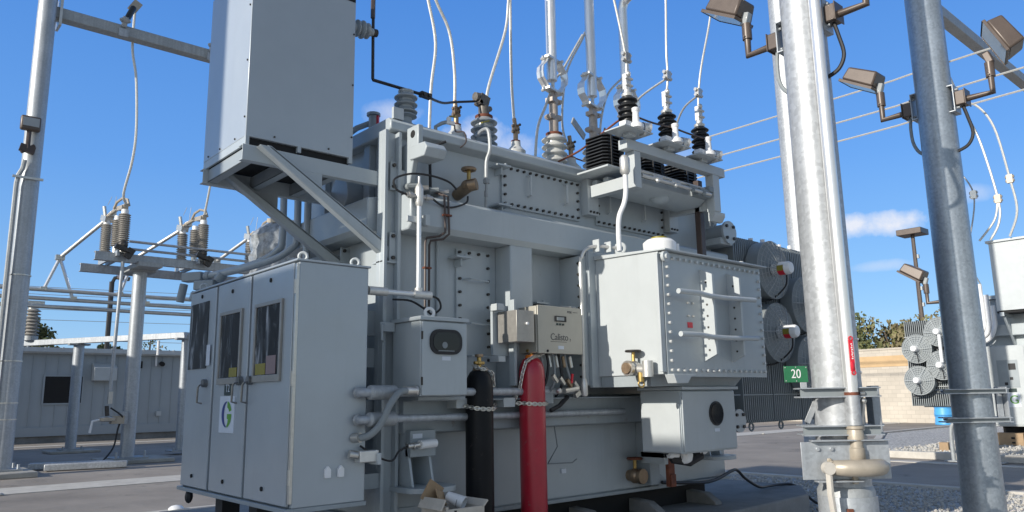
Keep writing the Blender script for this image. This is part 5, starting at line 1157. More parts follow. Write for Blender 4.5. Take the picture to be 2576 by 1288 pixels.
lead_pair('the line lead of the nearest arrester dropping from above', 'pale thin lead beside the elbowed bus pipe running down to the nearest arrester', [(5.3, 4.52, 5.6), (5.42, 4.52, 5.2), (5.52, 4.52, 4.78), (5.54, 4.54, 4.58)], (5.53, 4.52, 4.78), None)

# ================================================================== RADIATOR BANK AND FANS
RN = ('dark ribbed radiator nearest the tap changer box', 'dark ribbed radiator in the middle of the bank', 'dark ribbed radiator at the far right end of the bank')
def radiator(x0, y0, label, w=.66, d=.9, z0=1.16, z1=3.40, group='radiators of the big transformer'):
    t = T('radiator', label, 'radiator', (x0, y0, z0), group)
    g = MB(); n = 15
    for k in range(n):
        x = x0 + .02 + k * (w - .04) / (n - 1)
        g.prism([(y0, z0 + .05), (y0 + .03, z0), (y0 + d - .03, z0), (y0 + d, z0 + .05), (y0 + d, z1 - .05), (y0 + d - .03, z1), (y0 + .03, z1), (y0, z1 - .05)], 'yz', x - .009, x + .009)
    t.part('fins', g, 'rad')
    g = MB()
    for yy in (y0 + .12, y0 + d - .12):
        for zz in (z0 + .05, z1 - .07): g.cyl((x0 - .05, yy, zz), (x0 + w + .02, yy, zz), .055, 12)
    t.part('header_pipe', g, 'rad')
    t.part('tie_bar', MB().box(x0, x0 + w, y0 - .006, y0, z0 + .32, z0 + .335).box(x0, x0 + w, y0 - .006, y0, z0 + .9, z0 + .92), 'rad')
    t.part('lifting_eye', MB().ring((x0 + w * .45, y0 + .1, z0 - .05), (0, 1, 0), .045, .012, 14, 6), 'rad')
    t.part('drain_plug', MB().cyl((x0 + .1, y0 + .05, z1), (x0 + .1, y0 + .05, z1 + .05), .03, 8).cyl((x0 + .5, y0 + .05, z1), (x0 + .5, y0 + .05, z1 + .03), .03, 8), 'white')
    return t
rd = radiator(8.02, 5.05, RN[0])
dup(rd.o, (.68, 0, 0), RN[1]); dup(rd.o, (1.36, 0, 0), RN[2])
dup(rd.o, (-2.7, 1.95, 0), 'unseen ribbed radiator added behind the tank to widen its shadow, nearer the middle'); dup(rd.o, (-1.4, 1.95, 0), 'unseen ribbed radiator added behind the tank to widen its shadow, nearer the right end')  # hidden copies added to widen the cast shadow of the tank
def fan(x, y, z, r, label, group, wire=.0035, gm='galv_dull', bm='rad'):
    """axial fan blowing towards -Y: shroud, wire guard, blades, motor in front"""
    t = T('cooling_fan', label, 'fan', (x, y, z), group)
    t.part('shroud', MB().lathe([(r * .97, .0), (r, .0), (r, .16), (r * .97, .16)], (x, y + .02, z), (0, -1, 0), 40), 'rad')
    g = MB()
    for k in range(7):
        rr = r * (.22 + .78 * k / 6); g.ring((x, y - .15 - .09 * (1 - (rr / r) ** 2), z), (0, 1, 0), rr, wire, 36, 4)
    for k in range(24):
        a = 2 * math.pi * k / 24; c, s_ = math.cos(a), math.sin(a)
        g.tube([(x + rr_ * c, y - .15 - .09 * (1 - (rr_ / r) ** 2), z + rr_ * s_) for rr_ in (r * .18, r * .5, r * .8, r)], wire * .85 if k % 4 else wire * 2, 4)
    t.part('guard', g, gm)
    g = MB()
    for k in range(6):
        a = 2 * math.pi * k / 6
        vs = []
        for rr, tw, off in ((r * .2, .06, -.16), (r * .2, -.06, .16), (r * .9, -.035, .3), (r * .9, .035, -.26)):
            aa = a + off; vs.append((x + rr * math.cos(aa), y - .07 + tw, z + rr * math.sin(aa)))
        g.add(vs, [(0, 1, 2, 3)])
    g.cyl((x, y - .02, z), (x, y - .12, z), r * .2, 16); t.part('blades', g, bm)
    m = t.part('motor', MB().lathe([(.04, .14), (.075, .15), (.08, .2), (.08, .36), (.065, .385), (.03, .39)], (x, y, z), (0, -1, 0), 20), 'white')
    def patch(a0, a1, d0, d1, rr):
        g_ = MB(); k_ = 8; P_ = [(x + rr * math.cos(R(a0 + (a1 - a0) * i / k_)), z + rr * math.sin(R(a0 + (a1 - a0) * i / k_))) for i in range(k_ + 1)]
        return g_.add([(a, y - d0, b) for a, b in P_] + [(a, y - d1, b) for a, b in P_], [(i, i + 1, k_ + 2 + i, k_ + 1 + i) for i in range(k_)])
    t.part('warning_label', patch(205, 262, .235, .32, .0815), 'red', parent=m)
    t.part('warning_label', patch(155, 205, .235, .32, .0815), 'yellow', parent=m)
    t.part('cable', MB().tube([(x + .03, y - .3, z - .08), (x + .05, y - .26, z - r * .6), (x - .02, y - .1, z - r * 1.02), (x - r * .6, y - .03, z - r * 1.1)], .011, 6, smooth=5), 'rubber')
    return t
fn = fan(8.58, 5.0, 3.0, .36, 'upper left cooling fan with a red and yellow marked motor', 'fans on the big radiator bank')
dup(fn.o, (.02, 0, -.77), 'lower left cooling fan with a red and yellow marked motor')
dup(fn.o, (.76, 0, -.38), 'upper right cooling fan half hidden behind the bright central pole')
dup(fn.o, (.78, 0, -1.14), 'lower right cooling fan half hidden behind the bright central pole')

# ================================================================== POLES
CX, CY = 6.31, 3.08
P1 = T('support_pole', 'bright galvanized pole with a slim operating pipe in front, right of centre', 'pole', (CX, CY, 0))
P1.part('shaft', MB().lathe([(.21, 0), (.197, 1.2), (.19, 4), (.178, 9)], (CX, CY, 0), n=40), 'galv_bright')
P1.part('base_sleeve', MB().lathe([(.225, 0), (.222, .72), (.20, .76)], (CX, CY, 0), n=36), 'galv_dull')
def band(P, x, y, z, r, hw=.035):
    d = Vector((-.66, -.75, 0)); s = Vector((.75, -.66, 0))
    g = MB(); rot = Matrix((s, d, (0, 0, 1))).transposed()
    for zz in (-hw, hw):
        g.lathe([(r + .004, z + zz - .006), (r + .018, z + zz - .006), (r + .018, z + zz + .006), (r + .004, z + zz + .006)], (x, y, 0), n=28)
        for q in (-1, 1): g.obox(Vector((x, y, z + zz)) + s * q * (r + .07), (.15, .10, .012), rot)
    for q in (-1, 1): g.cyl(Vector((x, y, z)) + s * q * (r + .06) - d * .09, Vector((x, y, z)) + s * q * (r + .06) + d * .12, .013, 8)
    g.obox(Vector((x, y, z)) + s * (r + .07) + d * .10, (.05, .03, .05), rot)
    w = MB(); c0 = Vector((x, y, z)) + d * (r + .022) - s * .08
    w.obox(c0, (.62, .006, hw * 2), rot); P.part('clamp_web', w, 'rad')  # dark paint stands in for shade between the clamp flanges
    g.obox(c0 + d * .02 + Vector((0, 0, hw)), (.64, .05, .009), rot); g.obox(c0 + d * .02 - Vector((0, 0, hw)), (.64, .05, .009), rot)
    return P.part('clamp_band', g, 'galv')
for z in (1.50, 1.20): band(P1, CX, CY, z, .2)
rotp = Matrix(((.75, -.66, 0), (-.66, -.75, 0), (0, 0, 1))).transposed()
sv, dv = Vector((.75, -.66, 0)), Vector((-.66, -.75, 0))
def pt(s_, d_, z): return Vector((CX, CY, z)) + sv * s_ + dv * d_
P1.part('side_channel', MB().obox(pt(.31, -.02, 1.35), (.012, .2, .40), rotp).obox(pt(.28, .08, 1.35), (.06, .012, .40), rotp).obox(pt(.255, .02, 1.35), (.012, .12, .36), rotp), 'galv', .002)
P1.part('mounting_plate', MB().obox(pt(-.08, .24, .97), (.70, .012, .29), rotp).obox(pt(-.05, .27, 1.125), (.62, .07, .012), rotp).obox(pt(-.16, .27, .815), (.36, .09, .012), rotp).cyl(pt(-.30, .24, 1.06), pt(-.30, .262, 1.06), .018, 6).cyl(pt(-.19, .24, 1.06), pt(-.19, .262, 1.06), .018, 6), 'galv', .003)
P1.part('hasp_plate', MB().lathe([(.228, .15), (.228, .66), (.226, .68)], (CX - .01, CY - .012, 0), n=36), 'galv')
P1.part('latch', MB().obox(pt(-.08, .235, .50), (.05, .03, .2), rotp).obox(pt(-.06, .25, .52), (.03, .03, .05), rotp), 'rust', .004)
# the slim operating pipe and its worm gear
ox, oy = 6.155, 2.885
op = T('operating_pipe', 'slim shiny operating pipe with red lock bar running down the front of the bright pole', 'pipe', (ox, oy, .9))
op.part('pipe', MB().cyl((ox, oy, 1.26), (ox, oy, 9), .052, 20), 'alu')
op.part('sleeve', MB().cyl((ox, oy, 1.24), (ox, oy, 1.475), .058, 20), 'galv_bright')
op.part('copper_band', MB().cyl((ox, oy, 1.475), (ox, oy, 1.50), .056, 20), 'rust')
op.part('coupling', MB().lathe([(.07, 1.235), (.07, 1.215), (.058, 1.205), (.064, 1.17), (.064, 1.13), (.05, 1.115), (.05, 1.07), (.06, 1.06), (.06, .98), (.045, .96), (.045, .90)], (ox, oy, 0), n=20), 'tan')
op.part('ground_strap', MB().cyl((ox + .055, oy - .03, 1.49), (ox + .10, oy - .05, 1.49), .022, 10).sphere((ox + .075, oy - .055, 1.43), .026, 8, 6).tube([(ox + .08, oy - .05, 1.42), (ox + .07, oy - .03, 1.3), (ox + .08, oy - .02, 1.2)], .022, 6), 'steel')
lk = op.part('lock_bar', MB().obox((ox - .037, oy - .048, 1.79), (.034, .010, .25), Matrix(((.79, -.61, 0), (-.61, -.79, 0), (0, 0, 1))).transposed()).sphere((ox - .037, oy - .048, 1.705), .027, 10, 6, (1, .6, 1.5)), 'red')
op.part('lock_ring', MB().ring((ox - .037, oy - .052, 1.925), (.6, .8, 0), .016, .005, 12, 6), 'red', parent=lk); op.part('lock_ring', MB().ring((ox - .037, oy - .052, 1.652), (.6, .8, 0), .016, .005, 12, 6), 'red', parent=lk)
op.part('lock_pin', MB().cyl((ox - .045, oy - .05, 1.92), (ox + .045, oy - .07, 1.92), .008, 6).cyl((ox - .045, oy - .05, 1.655), (ox + .045, oy - .07, 1.655), .008, 6).sphere((ox + .045, oy - .07, 1.92), .011, 6, 4).sphere((ox + .045, oy - .07, 1.655), .011, 6, 4), 'steel')
g = MB(); lr = Matrix(((.79, -.61, 0), (-.61, -.79, 0), (0, 0, 1))).transposed()
for q in range(9): g.obox((ox - .0405 + .003 * (q % 2), oy - .0542 - .002 * (q % 2), 1.765 + q * .0145), (.012 - .004 * (q % 3 == 1), .002, .009), lr)
op.part('lock_print', g, 'white', parent=lk)
wg = T('worm_gear', 'tan cast worm gear housing with crank handle at the foot of the operating pipe', 'gear box', (ox, oy, .85))
g = MB(); cs = Vector((ox, oy, .92)) - sv * .035
pts = [cs + sv * (.19 * math.cos(a) + .01) + dv * (.11 * math.sin(a) + .01) for a in [R(200 - 12 * k) for k in range(22)]]
g.tube(pts, [.052 + .014 * math.sin(math.pi * k / 21) for k in range(22)], 14); g.cyl(cs + Vector((0, 0, -.05)), cs + Vector((0, 0, .04)), .09, 20); g.cyl(cs + Vector((0, 0, -.13)), cs + Vector((0, 0, -.05)), .024, 12)
wg.part('housing', g, 'tan')
g = MB(); gc = cs + sv * -.20 + dv * .03
g.cyl(gc - sv * .01, gc + sv * .025, .058, 24)
for k in range(16):
    a = 2 * math.pi * k / 16; up_ = Vector((0, 0, 1)); g.obox(gc + (dv * math.cos(a) + up_ * math.sin(a)) * .06, (.02, .016, .016), (0, a, 0))
wg.part('gear_wheel', g, 'tan')
hd = cs + sv * -.235 + dv * .08
wg.part('crank', MB().cyl(hd - dv * .03, hd + dv * .03, .048, 22).tube([hd + Vector((0, 0, -.02)), hd + Vector((0, 0, -.2)) , hd + sv * .012 + Vector((0, 0, -.34)), hd + sv * .04 + Vector((0, 0, -.55))], .026, 8), 'conc_pale')
wg.part('pinion_shaft', MB().cyl(gc, hd, .03, 10), 'tan')
wg.part('lever', MB().obox(cs + sv * .12 - dv * .04 + Vector((0, 0, .09)), (.12, .02, .03), (0, -.6, -.7)).obox(cs + sv * .05 - dv * .06 + Vector((0, 0, .1)), (.05, .04, .06)), 'tan')
# number sign
sg = T('number_sign', 'small green sign with white number 20 on an arm beside the bright pole', 'sign', (6.06, 3.30, 1.58))
ss = Vector((.80, -.60, 0)); sn = Vector((-.60, -.80, 0)); rs = Matrix((ss, sn, (0, 0, 1))).transposed()
sc_ = Vector((6.055, 3.295, 1.655))
pl = sg.part('plate', MB().obox(sc_, (.205, .005, .135), rs), 'green', .002)
sg.part('screws', MB().sphere(sc_ + ss * -.09 + sn * .003 + Vector((0, 0, .055)), .006, 6, 4).sphere(sc_ + ss * .09 + sn * .003 + Vector((0, 0, .055)), .006, 6, 4).sphere(sc_ + ss * -.09 + sn * .003 - Vector((0, 0, .055)), .006, 6, 4).sphere(sc_ + sn * .003 - Vector((0, 0, .057)), .006, 6, 4).sphere(sc_ + sn * .003 + Vector((0, 0, .057)), .006, 6, 4), 'steel', parent=pl)
rtx = Matrix((ss, (0, 0, 1), sn)).transposed()
text('lettering', '20', .105, sc_ + sn * .004, rtx, 'white', pl, sg.loc, xs=.82)
sg.part('arm', MB().obox(sc_ + ss * .06 - sn * .004 - Vector((0, 0, .11)), (.055, .008, .12), rs).obox((6.16, 3.215, 1.39), (.05, .008, .30), Matrix.Rotation(R(-28), 3, sn) @ rs).obox((6.21, 3.16, 1.19), (.075, .008, .2), rs), 'galv_bright', .002)

# the pole on the right, in the shade of the first
RX, RY = 8.73, 2.865
P2 = T('support_pole', 'shaded galvanized pole with floodlights, nearest the right edge', 'pole', (RX, RY, 0))
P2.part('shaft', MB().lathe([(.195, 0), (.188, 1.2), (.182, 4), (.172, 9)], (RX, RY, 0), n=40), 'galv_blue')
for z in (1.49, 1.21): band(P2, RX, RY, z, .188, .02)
P2.part('side_channel', MB().obox(Vector((RX, RY, 1.35)) + sv * .29 + dv * .03, (.012, .2, .36), rotp).obox(Vector((RX, RY, 1.35)) + sv * .24 + dv * .07, (.06, .012, .34), rotp), 'galv', .002)
P3 = T('support_pole', 'pale galvanized pole standing behind the bright central pole', 'pole', (13.07, 6.82, 0))
P3.part('shaft', MB().lathe([(.215, 0), (.21, 12.6)], (13.07, 6.82, 0), n=36), 'galv_bright')
P3.part('bolt_stub', MB().obox((13.02, 6.50, 4.95), (.2, .1, .2), (.5, .2, 0)), 'galv_dull')
P4 = T('support_pole', 'tall galvanized pole with a cross beam and small flood lamp at the left edge', 'pole', (2.87, 19.9, 0))
P4.part('shaft', MB().lathe([(.215, .12), (.20, 6), (.20, 12.5)], (2.87, 19.9, 0), n=14), 'galv')
P4.part('base_plate', MB().box(2.5, 3.24, 19.55, 20.3, .12, .16), 'galv_dull')
for x, y in ((2.58, 19.62), (3.16, 19.62), (3.16, 20.2)): P4.part('anchor_bolt', MB().cyl((x, y, .16), (x, y, .26), .03, 6), 'galv')
for z in (1.2, 1.55, 2.45, 4.35): P4.part('strap_band', MB().lathe([(.217, z - .012), (.222, z - .012), (.222, z + .012), (.217, z + .012)], (2.87, 19.9, 0), n=20), 'steel')
P4.part('conduit', MB().tube([(2.60, 19.75, .3), (2.60, 19.75, 6.4), (2.62, 19.72, 6.6), (2.68, 19.69, 6.75), (2.70, 19.66, 6.95)], .05, 8), 'galv_dull')
P4.part('conduit_clamp', MB().obox((2.80, 19.68, 6.55), (.6, .05, .05)), 'steel')
fl = T('wall_flood_lamp', 'small square flood lamp clamped to the pole at the left edge', 'lamp', (2.72, 19.6, 7.1))
fl.part('housing', MB().box(2.53, 2.93, 19.5, 19.66, 7.62, 7.96), 'brown', .04)
fl.part('lens', MB().box(2.57, 2.89, 19.49, 19.5, 7.71, 7.91), 'bulb')
fl.part('stem', MB().cyl((2.72, 19.6, 7.2), (2.72, 19.6, 7.62), .05, 8).obox((2.72, 19.62, 7.2), (.3, .12, .16), (0, .2, 0)).cyl((2.6, 19.6, 7.1), (2.85, 19.6, 7.3), .04, 8), 'brownpipe')
bm_ = T('cross_beam', 'square galvanized cross beam running from the left pole behind the upper enclosure', 'beam', (6, 20.05, 10.65))
bm_.part('beam', MB().box(2.95, 9.3, 19.9, 20.2, 10.66, 10.94), 'galv_dull', .02)
for x in (4.55, 6.75): bm_.part('bracket', MB().obox((x, 19.88, 10.72), (.22, .05, .2)).cyl((x, 19.9, 10.9), (x, 19.75, 11.1), .07, 8).sphere((x, 19.8, 11.02), .1, 8, 6, (1.4, 1, .7)), 'galv')
bm_.part('u_bolt', MB().box(3.12, 3.18, 19.82, 20.25, 10.45, 11.2), 'steel')
st = T('strain_insulator', 'dark polymer strain insulator slanting up from the cross beam', 'insulator', (4.6, 19.8, 11.0))
st.part('rod', MB().cyl((4.58, 19.8, 11.05), (4.76, 20.0, 11.52), .075, 10), 'poly')
st.part('clamp', MB().obox((4.82, 20.1, 11.62), (.22, .12, .3), (0, .5, 0)), 'tan')
b2 = T('cross_beam', 'galvanized cross beam crossing behind the right hand pole at the top corner', 'beam', (20, 6.93, 11.95))
b2.part('beam', MB().box(13.2, 40, 6.78, 7.08, 11.78, 12.1), 'galv_dull', .02)

def flood(px, py, z, side, label, r=.18, s=1.0, lean=0.5, yaw=0.0, headrot=None):
    """floodlight on an arm: channel bracket, junction box, bent arm, knuckle, head"""
    t = T('floodlight', label, 'floodlight', (px, py + side * r, z))
    y0 = py + side * (r - .01)
    def Y(d): return y0 + side * d
    g = MB(); ya, yb = sorted((Y(0), Y(.05)))
    g.box(px - .09, px + .09, ya, yb, z - .15, z - .138); g.box(px - .09, px + .09, ya, yb, z + .138, z + .15); ya, yb = sorted((Y(.05), Y(.06))); g.box(px - .09, px + .09, ya, yb, z - .15, z + .15)
    for q in (-.1, .1): g.cyl((px - .03, Y(.03), z + q), (px - .03, Y(.09), z + q), .014, 6)
    t.part('channel_bracket', g, 'galv', .002)
    ya, yb = sorted((Y(.062), Y(.155))); t.part('junction_box', MB().box(px - .075, px + .075, ya, yb, z - .085, z + .07), 'brown', .008)
    ya, yb = sorted((Y(.155), Y(.165))); t.part('box_cover', MB().box(px - .085, px + .085, ya, yb, z - .095, z + .08), 'brown', .003)
    t.part('arm', MB().tube([(px, Y(.16), z - .02), (px, Y(.40), z - .025), (px, Y(.40), z + .26)], .034, 12), 'brown')
    t.part('collar', MB().cyl((px, Y(.40), z + .14), (px, Y(.40), z + .30), .046, 12).cyl((px - .06, Y(.40), z + .16), (px + .07, Y(.40), z + .165), .010, 6), 'brown')
    t.part('knuckle', MB().obox((px, Y(.40), z + .35), (.075, .07, .13), (side * .3, 0, 0)), 'bulb' if side > 0 else 'brown', .01)
    # head: a deep tapered tray
    rot = Euler(headrot or (side * lean, 0, yaw)).to_matrix(); c = Vector((px, Y(.40 + .16 * 1), z + .52))
    def H(a, b_, c_): return c + rot @ Vector((a, b_, c_))
    g = MB(); A = [(-.15, -.20, -.07), (.15, -.20, -.07), (.15, .20, -.07), (-.15, .20, -.07)]; B = [(-.125, -.17, .11), (.125, -.17, .11), (.135, .185, .085), (-.135, .185, .085)]
    g.add([H(*v) for v in A + B], [(0, 1, 5, 4), (1, 2, 6, 5), (2, 3, 7, 6), (3, 0, 4, 7), (4, 5, 6, 7), (3, 2, 1, 0)])
    hdp = t.part('housing', g, 'brown', .022)
    g = MB(); g.add([H(*v) for v in ((-.165, -.215, -.072), (.165, -.215, -.072), (.165, .215, -.072), (-.165, .215, -.072), (-.165, -.215, -.105), (.165, -.215, -.105), (.165, .215, -.105), (-.165, .215, -.105))], [(0, 1, 5, 4), (1, 2, 6, 5), (2, 3, 7, 6), (3, 0, 4, 7), (0, 3, 2, 1)]); t.part('lens_frame', g, 'brown', .006, parent=hdp)
    g = MB(); g.add([H(*v) for v in ((-.15, -.2, -.100), (.15, -.2, -.100), (.15, .2, -.100), (-.15, .2, -.100))], [(0, 1, 2, 3)]); t.part('lens', g, 'bulb', parent=hdp)
    g = MB(); g.obox(H(0, -.02, .102), (.012, .09, .02), rot); t.part('latch', g, 'brownpipe', parent=hdp)
    t.part('flex_conduit', MB().tube([(px, Y(.10), z - .09), (px, Y(.115), z - .2), (px - .02, Y(.10), z - .38), (px - .03, Y(.05), z - .50), (px - .04, Y(-.02), z - .56)] if side > 0 else [(px, Y(.11), z - .09), (px, Y(.14), z - .22), (px, Y(.17), z - .40), (px - .01, Y(.12), z - .52), (px - .02, Y(.02), z - .57)], .018, 8, smooth=5), 'rad' if side > 0 else 'rubber')
    return t
flood(CX, CY, 4.74, 1, 'brown floodlight at the top edge on the left of the bright central pole', .18, lean=.55)
flood(CX, CY, 4.80, -1, 'brown floodlight bracket reaching right from the bright central pole, its head above the picture', .18, lean=.5)
flood(RX, RY, 4.59, 1, 'brown floodlight on the left side of the shaded right hand pole', .17, lean=.55)
flood(RX, RY, 4.57, -1, 'brown floodlight with a clear lens in the top right corner', .17, headrot=(1.15, .1, .35))
flood(13.9, 4.56, 3.0, 1, 'small far floodlight low against the sky left of the shaded pole', .1, lean=.6)
pp = T('lamp_post', 'thin post of the next bay hidden behind the shaded right hand pole', 'pole', (13.9, 4.56, 0)); pp.part('shaft', MB().cyl((13.9, 4.56, 0), (13.9, 4.56, 3.4), .1, 14), 'galv_dull')

# ================================================================== SWITCH RACK AT THE LEFT
for x, y, r, h, lab in ((5.86, 27.95, .16, 3.38, 'low galvanized post nearest the dark window of the control house'), (7.95, 24.1, .13, 3.38, 'low galvanized post at the edge of the control cabinet')):
    t = T('rack_post', lab, 'post', (x, y, 0), 'posts of the switch rack')
    t.part('shaft', MB().cyl((x, y, .1), (x, y, h), r, 16), 'galv'); t.part('base_plate', MB().box(x - .32, x + .32, y - .32, y + .32, .08, .12).cyl((x - .26, y - .26, .1), (x - .26, y - .26, .2), .03, 6).cyl((x + .26, y - .26, .1), (x + .26, y - .26, .2), .03, 6), 'galv_dull')
    t.part('cap_plate', MB().box(x - .3, x + .3, y - .16, y + .16, h, h + .05).prism([(x - .12, h), (x, h + .2), (x + .12, h)], 'xz', y - .2, y - .14), 'galv_dull')
x, y = 5.92, 21.95
t = T('rack_post', 'tall galvanized post carrying the two disconnect switch beams', 'post', (x, y, 0), 'posts of the switch rack')
t.part('shaft', MB().cyl((x, y, .1), (x, y, 5.06), .175, 20), 'galv'); t.part('base_plate', MB().box(x - .42, x + .42, y - .42, y + .42, .1, .14), 'galv_dull')
t.part('cap_plate', MB().box(x - .3, x + .3, y - .9, y + .9, 5.02, 5.14).box(x - .34, x + .34, y - .25, y + .25, 4.98, 5.02), 'galv_dull')
for q in (-.34, .34): t.part('anchor_bolt', MB().cyl((x + q, y - .34, .14), (x + q, y - .34, .3), .03, 6), 'galv')
t = T('rack_beam', 'slanting low galvanized beam joining the two low posts', 'beam', (6.3, 26.5, 3.45))
d = Vector((7.95 - 4.6, 24.1 - 30.0, 0)).normalized(); n_ = Vector((-d.y, d.x, 0)); c = Vector((6.27, 27.05, 3.52)); rr = Matrix((d, n_, (0, 0, 1))).transposed()
t.part('beam', MB().obox(c, (6.9, .2, .18), rr), 'galv', .01)
t.part('hanger', MB().cyl((7.42, 25.0, 3.4), (7.42, 25.0, 2.95), .04, 8), 'white')
t = T('bus_support', 'grey ribbed bus support insulator standing on the left end of the low beam', 'insulator', (4.75, 29.6, 3.6))
t.part('porcelain', MB().lathe(shed_profile(.15, .24, 3.75, 4.65, 8), (4.75, 29.6, 0), n=18), 'porc_brown'); t.part('cap', MB().cyl((4.75, 29.6, 4.65), (4.75, 29.6, 4.8), .16, 12).box(4.45, 5.05, 29.5, 29.7, 4.8, 4.92), 'steel'); t.part('foot', MB().cyl((4.75, 29.6, 3.6), (4.75, 29.6, 3.75), .22, 12), 'galv_dull')
for y, z, nm in ((21.2, 5.20, 'nearer long channel beam under the disconnect switches'), (22.7, 5.10, 'farther long channel beam under the disconnect switches')):
    t = T('switch_beam', nm, 'beam', (7.5, y, z), 'channel beams of the switch rack')
    g = MB(); g.box(4.62, 12.5, y - .02, y, z - .10, z + .12); g.box(4.62, 12.5, y, y + .15, z + .10, z + .12); g.box(4.62, 12.5, y, y + .15, z - .1, z - .08); t.part('channel', g, 'galv', .004)
for i, z in enumerate((4.60, 4.36, 4.14)):
    solo('bus_tube', ('uppermost of the three level bus tubes across the left', 'middle one of the three level bus tubes across the left', 'lowest of the three level bus tubes across the left')[i], 'bus tube', MB().cyl((.5, 24.0 + .0 * i, z), (14, 24.0, z), .055, 12), 'alu_dull', 0, 'level bus tubes across the left')
def switch(x0, label, x1):
    t = T('disconnect_switch', label, 'switch', (x0, 22, 5.2), 'disconnect switches on the rack')
    for j, (y, dx, h) in enumerate(((22.7, -.02, 6.35), (21.75, .02, 6.3), (21.15, .03, 6.36))):
        p = t.part('insulator', MB().lathe(shed_profile(.105, .15, 5.58, h, 14), (x0 + dx, y, 0), n=18), 'porc_brown')
        t.part('cap', MB().cyl((x0 + dx, y, h), (x0 + dx, y, h + .11), .09, 12), 'white', parent=p)
        t.part('foot', MB().cyl((x0 + dx, y, 5.32), (x0 + dx, y, 5.58), .085, 12), 'white' if j == 0 else 'steel', parent=p)
    t.part('base_channel', MB().box(x0 - .12, x0 - .06, 21.0, 22.9, 5.22, 5.36).box(x0 + .06, x0 + .12, 21.0, 22.9, 5.22, 5.36), 'galv')
    t.part('blade', MB().tube([(x0 - .02, 22.9, 6.52), (x0 - .01, 22.5, 6.60), (x0, 21.8, 6.62), (x0 + .03, 21.1, 6.58)], .055, 8), 'tan')
    t.part('jaw', MB().obox((x0 - .02, 22.75, 6.52), (.22, .3, .16), (.3, 0, .2)).cyl((x0 - .06, 22.7, 6.5), (x0 - .12, 22.72, 6.85), .05, 8).obox((x0 + .05, 22.5, 6.6), (.16, .2, .12)), 'steel')
    t.part('contact', MB().obox((x0 + .02, 21.4, 6.56), (.16, .5, .11), (.12, 0, 0)).tube([(x0 - .1, 21.75, 6.6), (x0 - .08, 21.6, 6.74), (x0, 21.4, 6.82), (x0 + .08, 21.2, 6.76), (x0 + .1, 21.1, 6.58)], .035, 7), 'tan')
    t.part('crank', MB().obox((x0 + .0, 20.95, 5.40), (.4, .18, .1), (0, .3, 0)).obox((x0 + .16, 20.98, 5.3), (.18, .14, .26), (0, .5, 0)).sphere((x0 + .02, 21.05, 5.52), .12, 8, 6), 'bolt')
    t.part('arc_horn', MB().tube([(x0 - .04, 22.7, 6.9), (x0 + .05, 22.7, 7.15)], .008, 5).tube([(x0 + .1, 22.6, 6.7), (x0 + .14, 22.6, 7.15)], .008, 5), 'steel')
    return t
sw = switch(5.2, 'leftmost three column disconnect switch on the rack', 0)
dup(sw.o, (2.02, 0, 0), 'middle three column disconnect switch on the rack')
dup(sw.o, (4.04, 0, 0), 'right disconnect switch on the rack, mostly behind the control cabinet')
for z in (5.62, 5.42): solo('linkage_rod', 'upper level linkage rod between the disconnect switches' if z > 5.5 else 'lower level linkage rod between the disconnect switches', 'rod', MB().cyl((5.35, 21.0, z), (9.3, 21.0, z + .0), .035, 8), 'galv')
for i, (xa, za) in enumerate(((4.4, 5.56), (6.32, 5.72), (8.75, 5.9))):
    nm = ('leftmost', 'middle', 'right')[i]
    t = T('bus_strut', nm + ' A shaped strut of bright tube standing on the level bus tubes', 'strut', (xa, 24, 4.6), 'A shaped bus struts')
    for s in (-1, 1): t.part('leg', MB().cyl((xa, 24.2, za), (xa + (.38 if s > 0 else -.36), 24.0, 4.60 if s < 0 else 4.36), .045, 8), 'alu'); 
    t.part('foot', MB().obox((xa - .36, 24.0, 4.64), (.16, .14, .08)).obox((xa + .38, 24.0, 4.42), (.16, .14, .08)), 'steel')
    t.part('clamp', MB().obox((xa, 24.2, za), (.22, .18, .14)), 'steel')
    solo('slant_bus_tube', nm + ' slanting bus tube from a disconnect switch down to its strut', 'bus tube', MB().cyl((5.2 + 2.02 * i - .02, 22.85, 6.5), (xa, 24.2, za), .055, 10), 'alu_dull')
t = T('operating_rod', 'long straight operating rod hanging from the rack down to its gear mechanism', 'rod', (5.25, 21.3, 1.2))
t.part('rod', MB().cyl((5.28, 21.2, 5.1), (5.26, 21.35, 1.75), .045, 10), 'galv'); t.part('yoke', MB().box(5.22, 5.32, 21.3, 21.4, 1.5, 1.8), 'steel')
t = T('gear_mechanism', 'tan gear mechanism with a crank fixed to the tall rack post', 'gear box', (5.35, 21.5, 1.0))
t.part('gear', MB().lathe([(.1, -.06), (.2, -.04), (.2, .04), (.1, .06)], (5.25, 21.4, 1.12), (0, 0, 1), 14).obox((5.5, 21.5, 1.1), (.3, .25, .2)), 'tan'); t.part('bracket', MB().box(5.58, 5.78, 21.55, 21.75, .98, 1.3), 'galv')
t.part('crank', MB().tube([(5.1, 21.35, 1.12), (4.9, 21.3, 1.08), (4.86, 21.3, .8)], .03, 6), 'white'); t.part('shaft', MB().tube([(5.25, 21.4, 1.2), (5.22, 21.4, 1.45)], .05, 8), 'bolt'); t.part('ground_lead', MB().tube([(5.3, 21.35, 1.4), (5.5, 21.3, 1.25), (5.6, 21.4, 1.15), (5.55, 21.5, .9), (5.45, 21.45, .4), (5.1, 21.2, .03)], .022, 6, smooth=5), 'rubber')
for i, (x, y, L_) in enumerate(((4.35, 20.95, 1.75), (4.55, 20.4, 1.7))):
    solo('steel_channel', ('farther', 'nearer')[i] + ' of two spare steel channels lying on the asphalt by the rack', 'channel', MB().obox((x + .1, y, .09), (L_, .24, .15), (0, 0, -.30 + .06 * i)), 'galv_bright', .02)
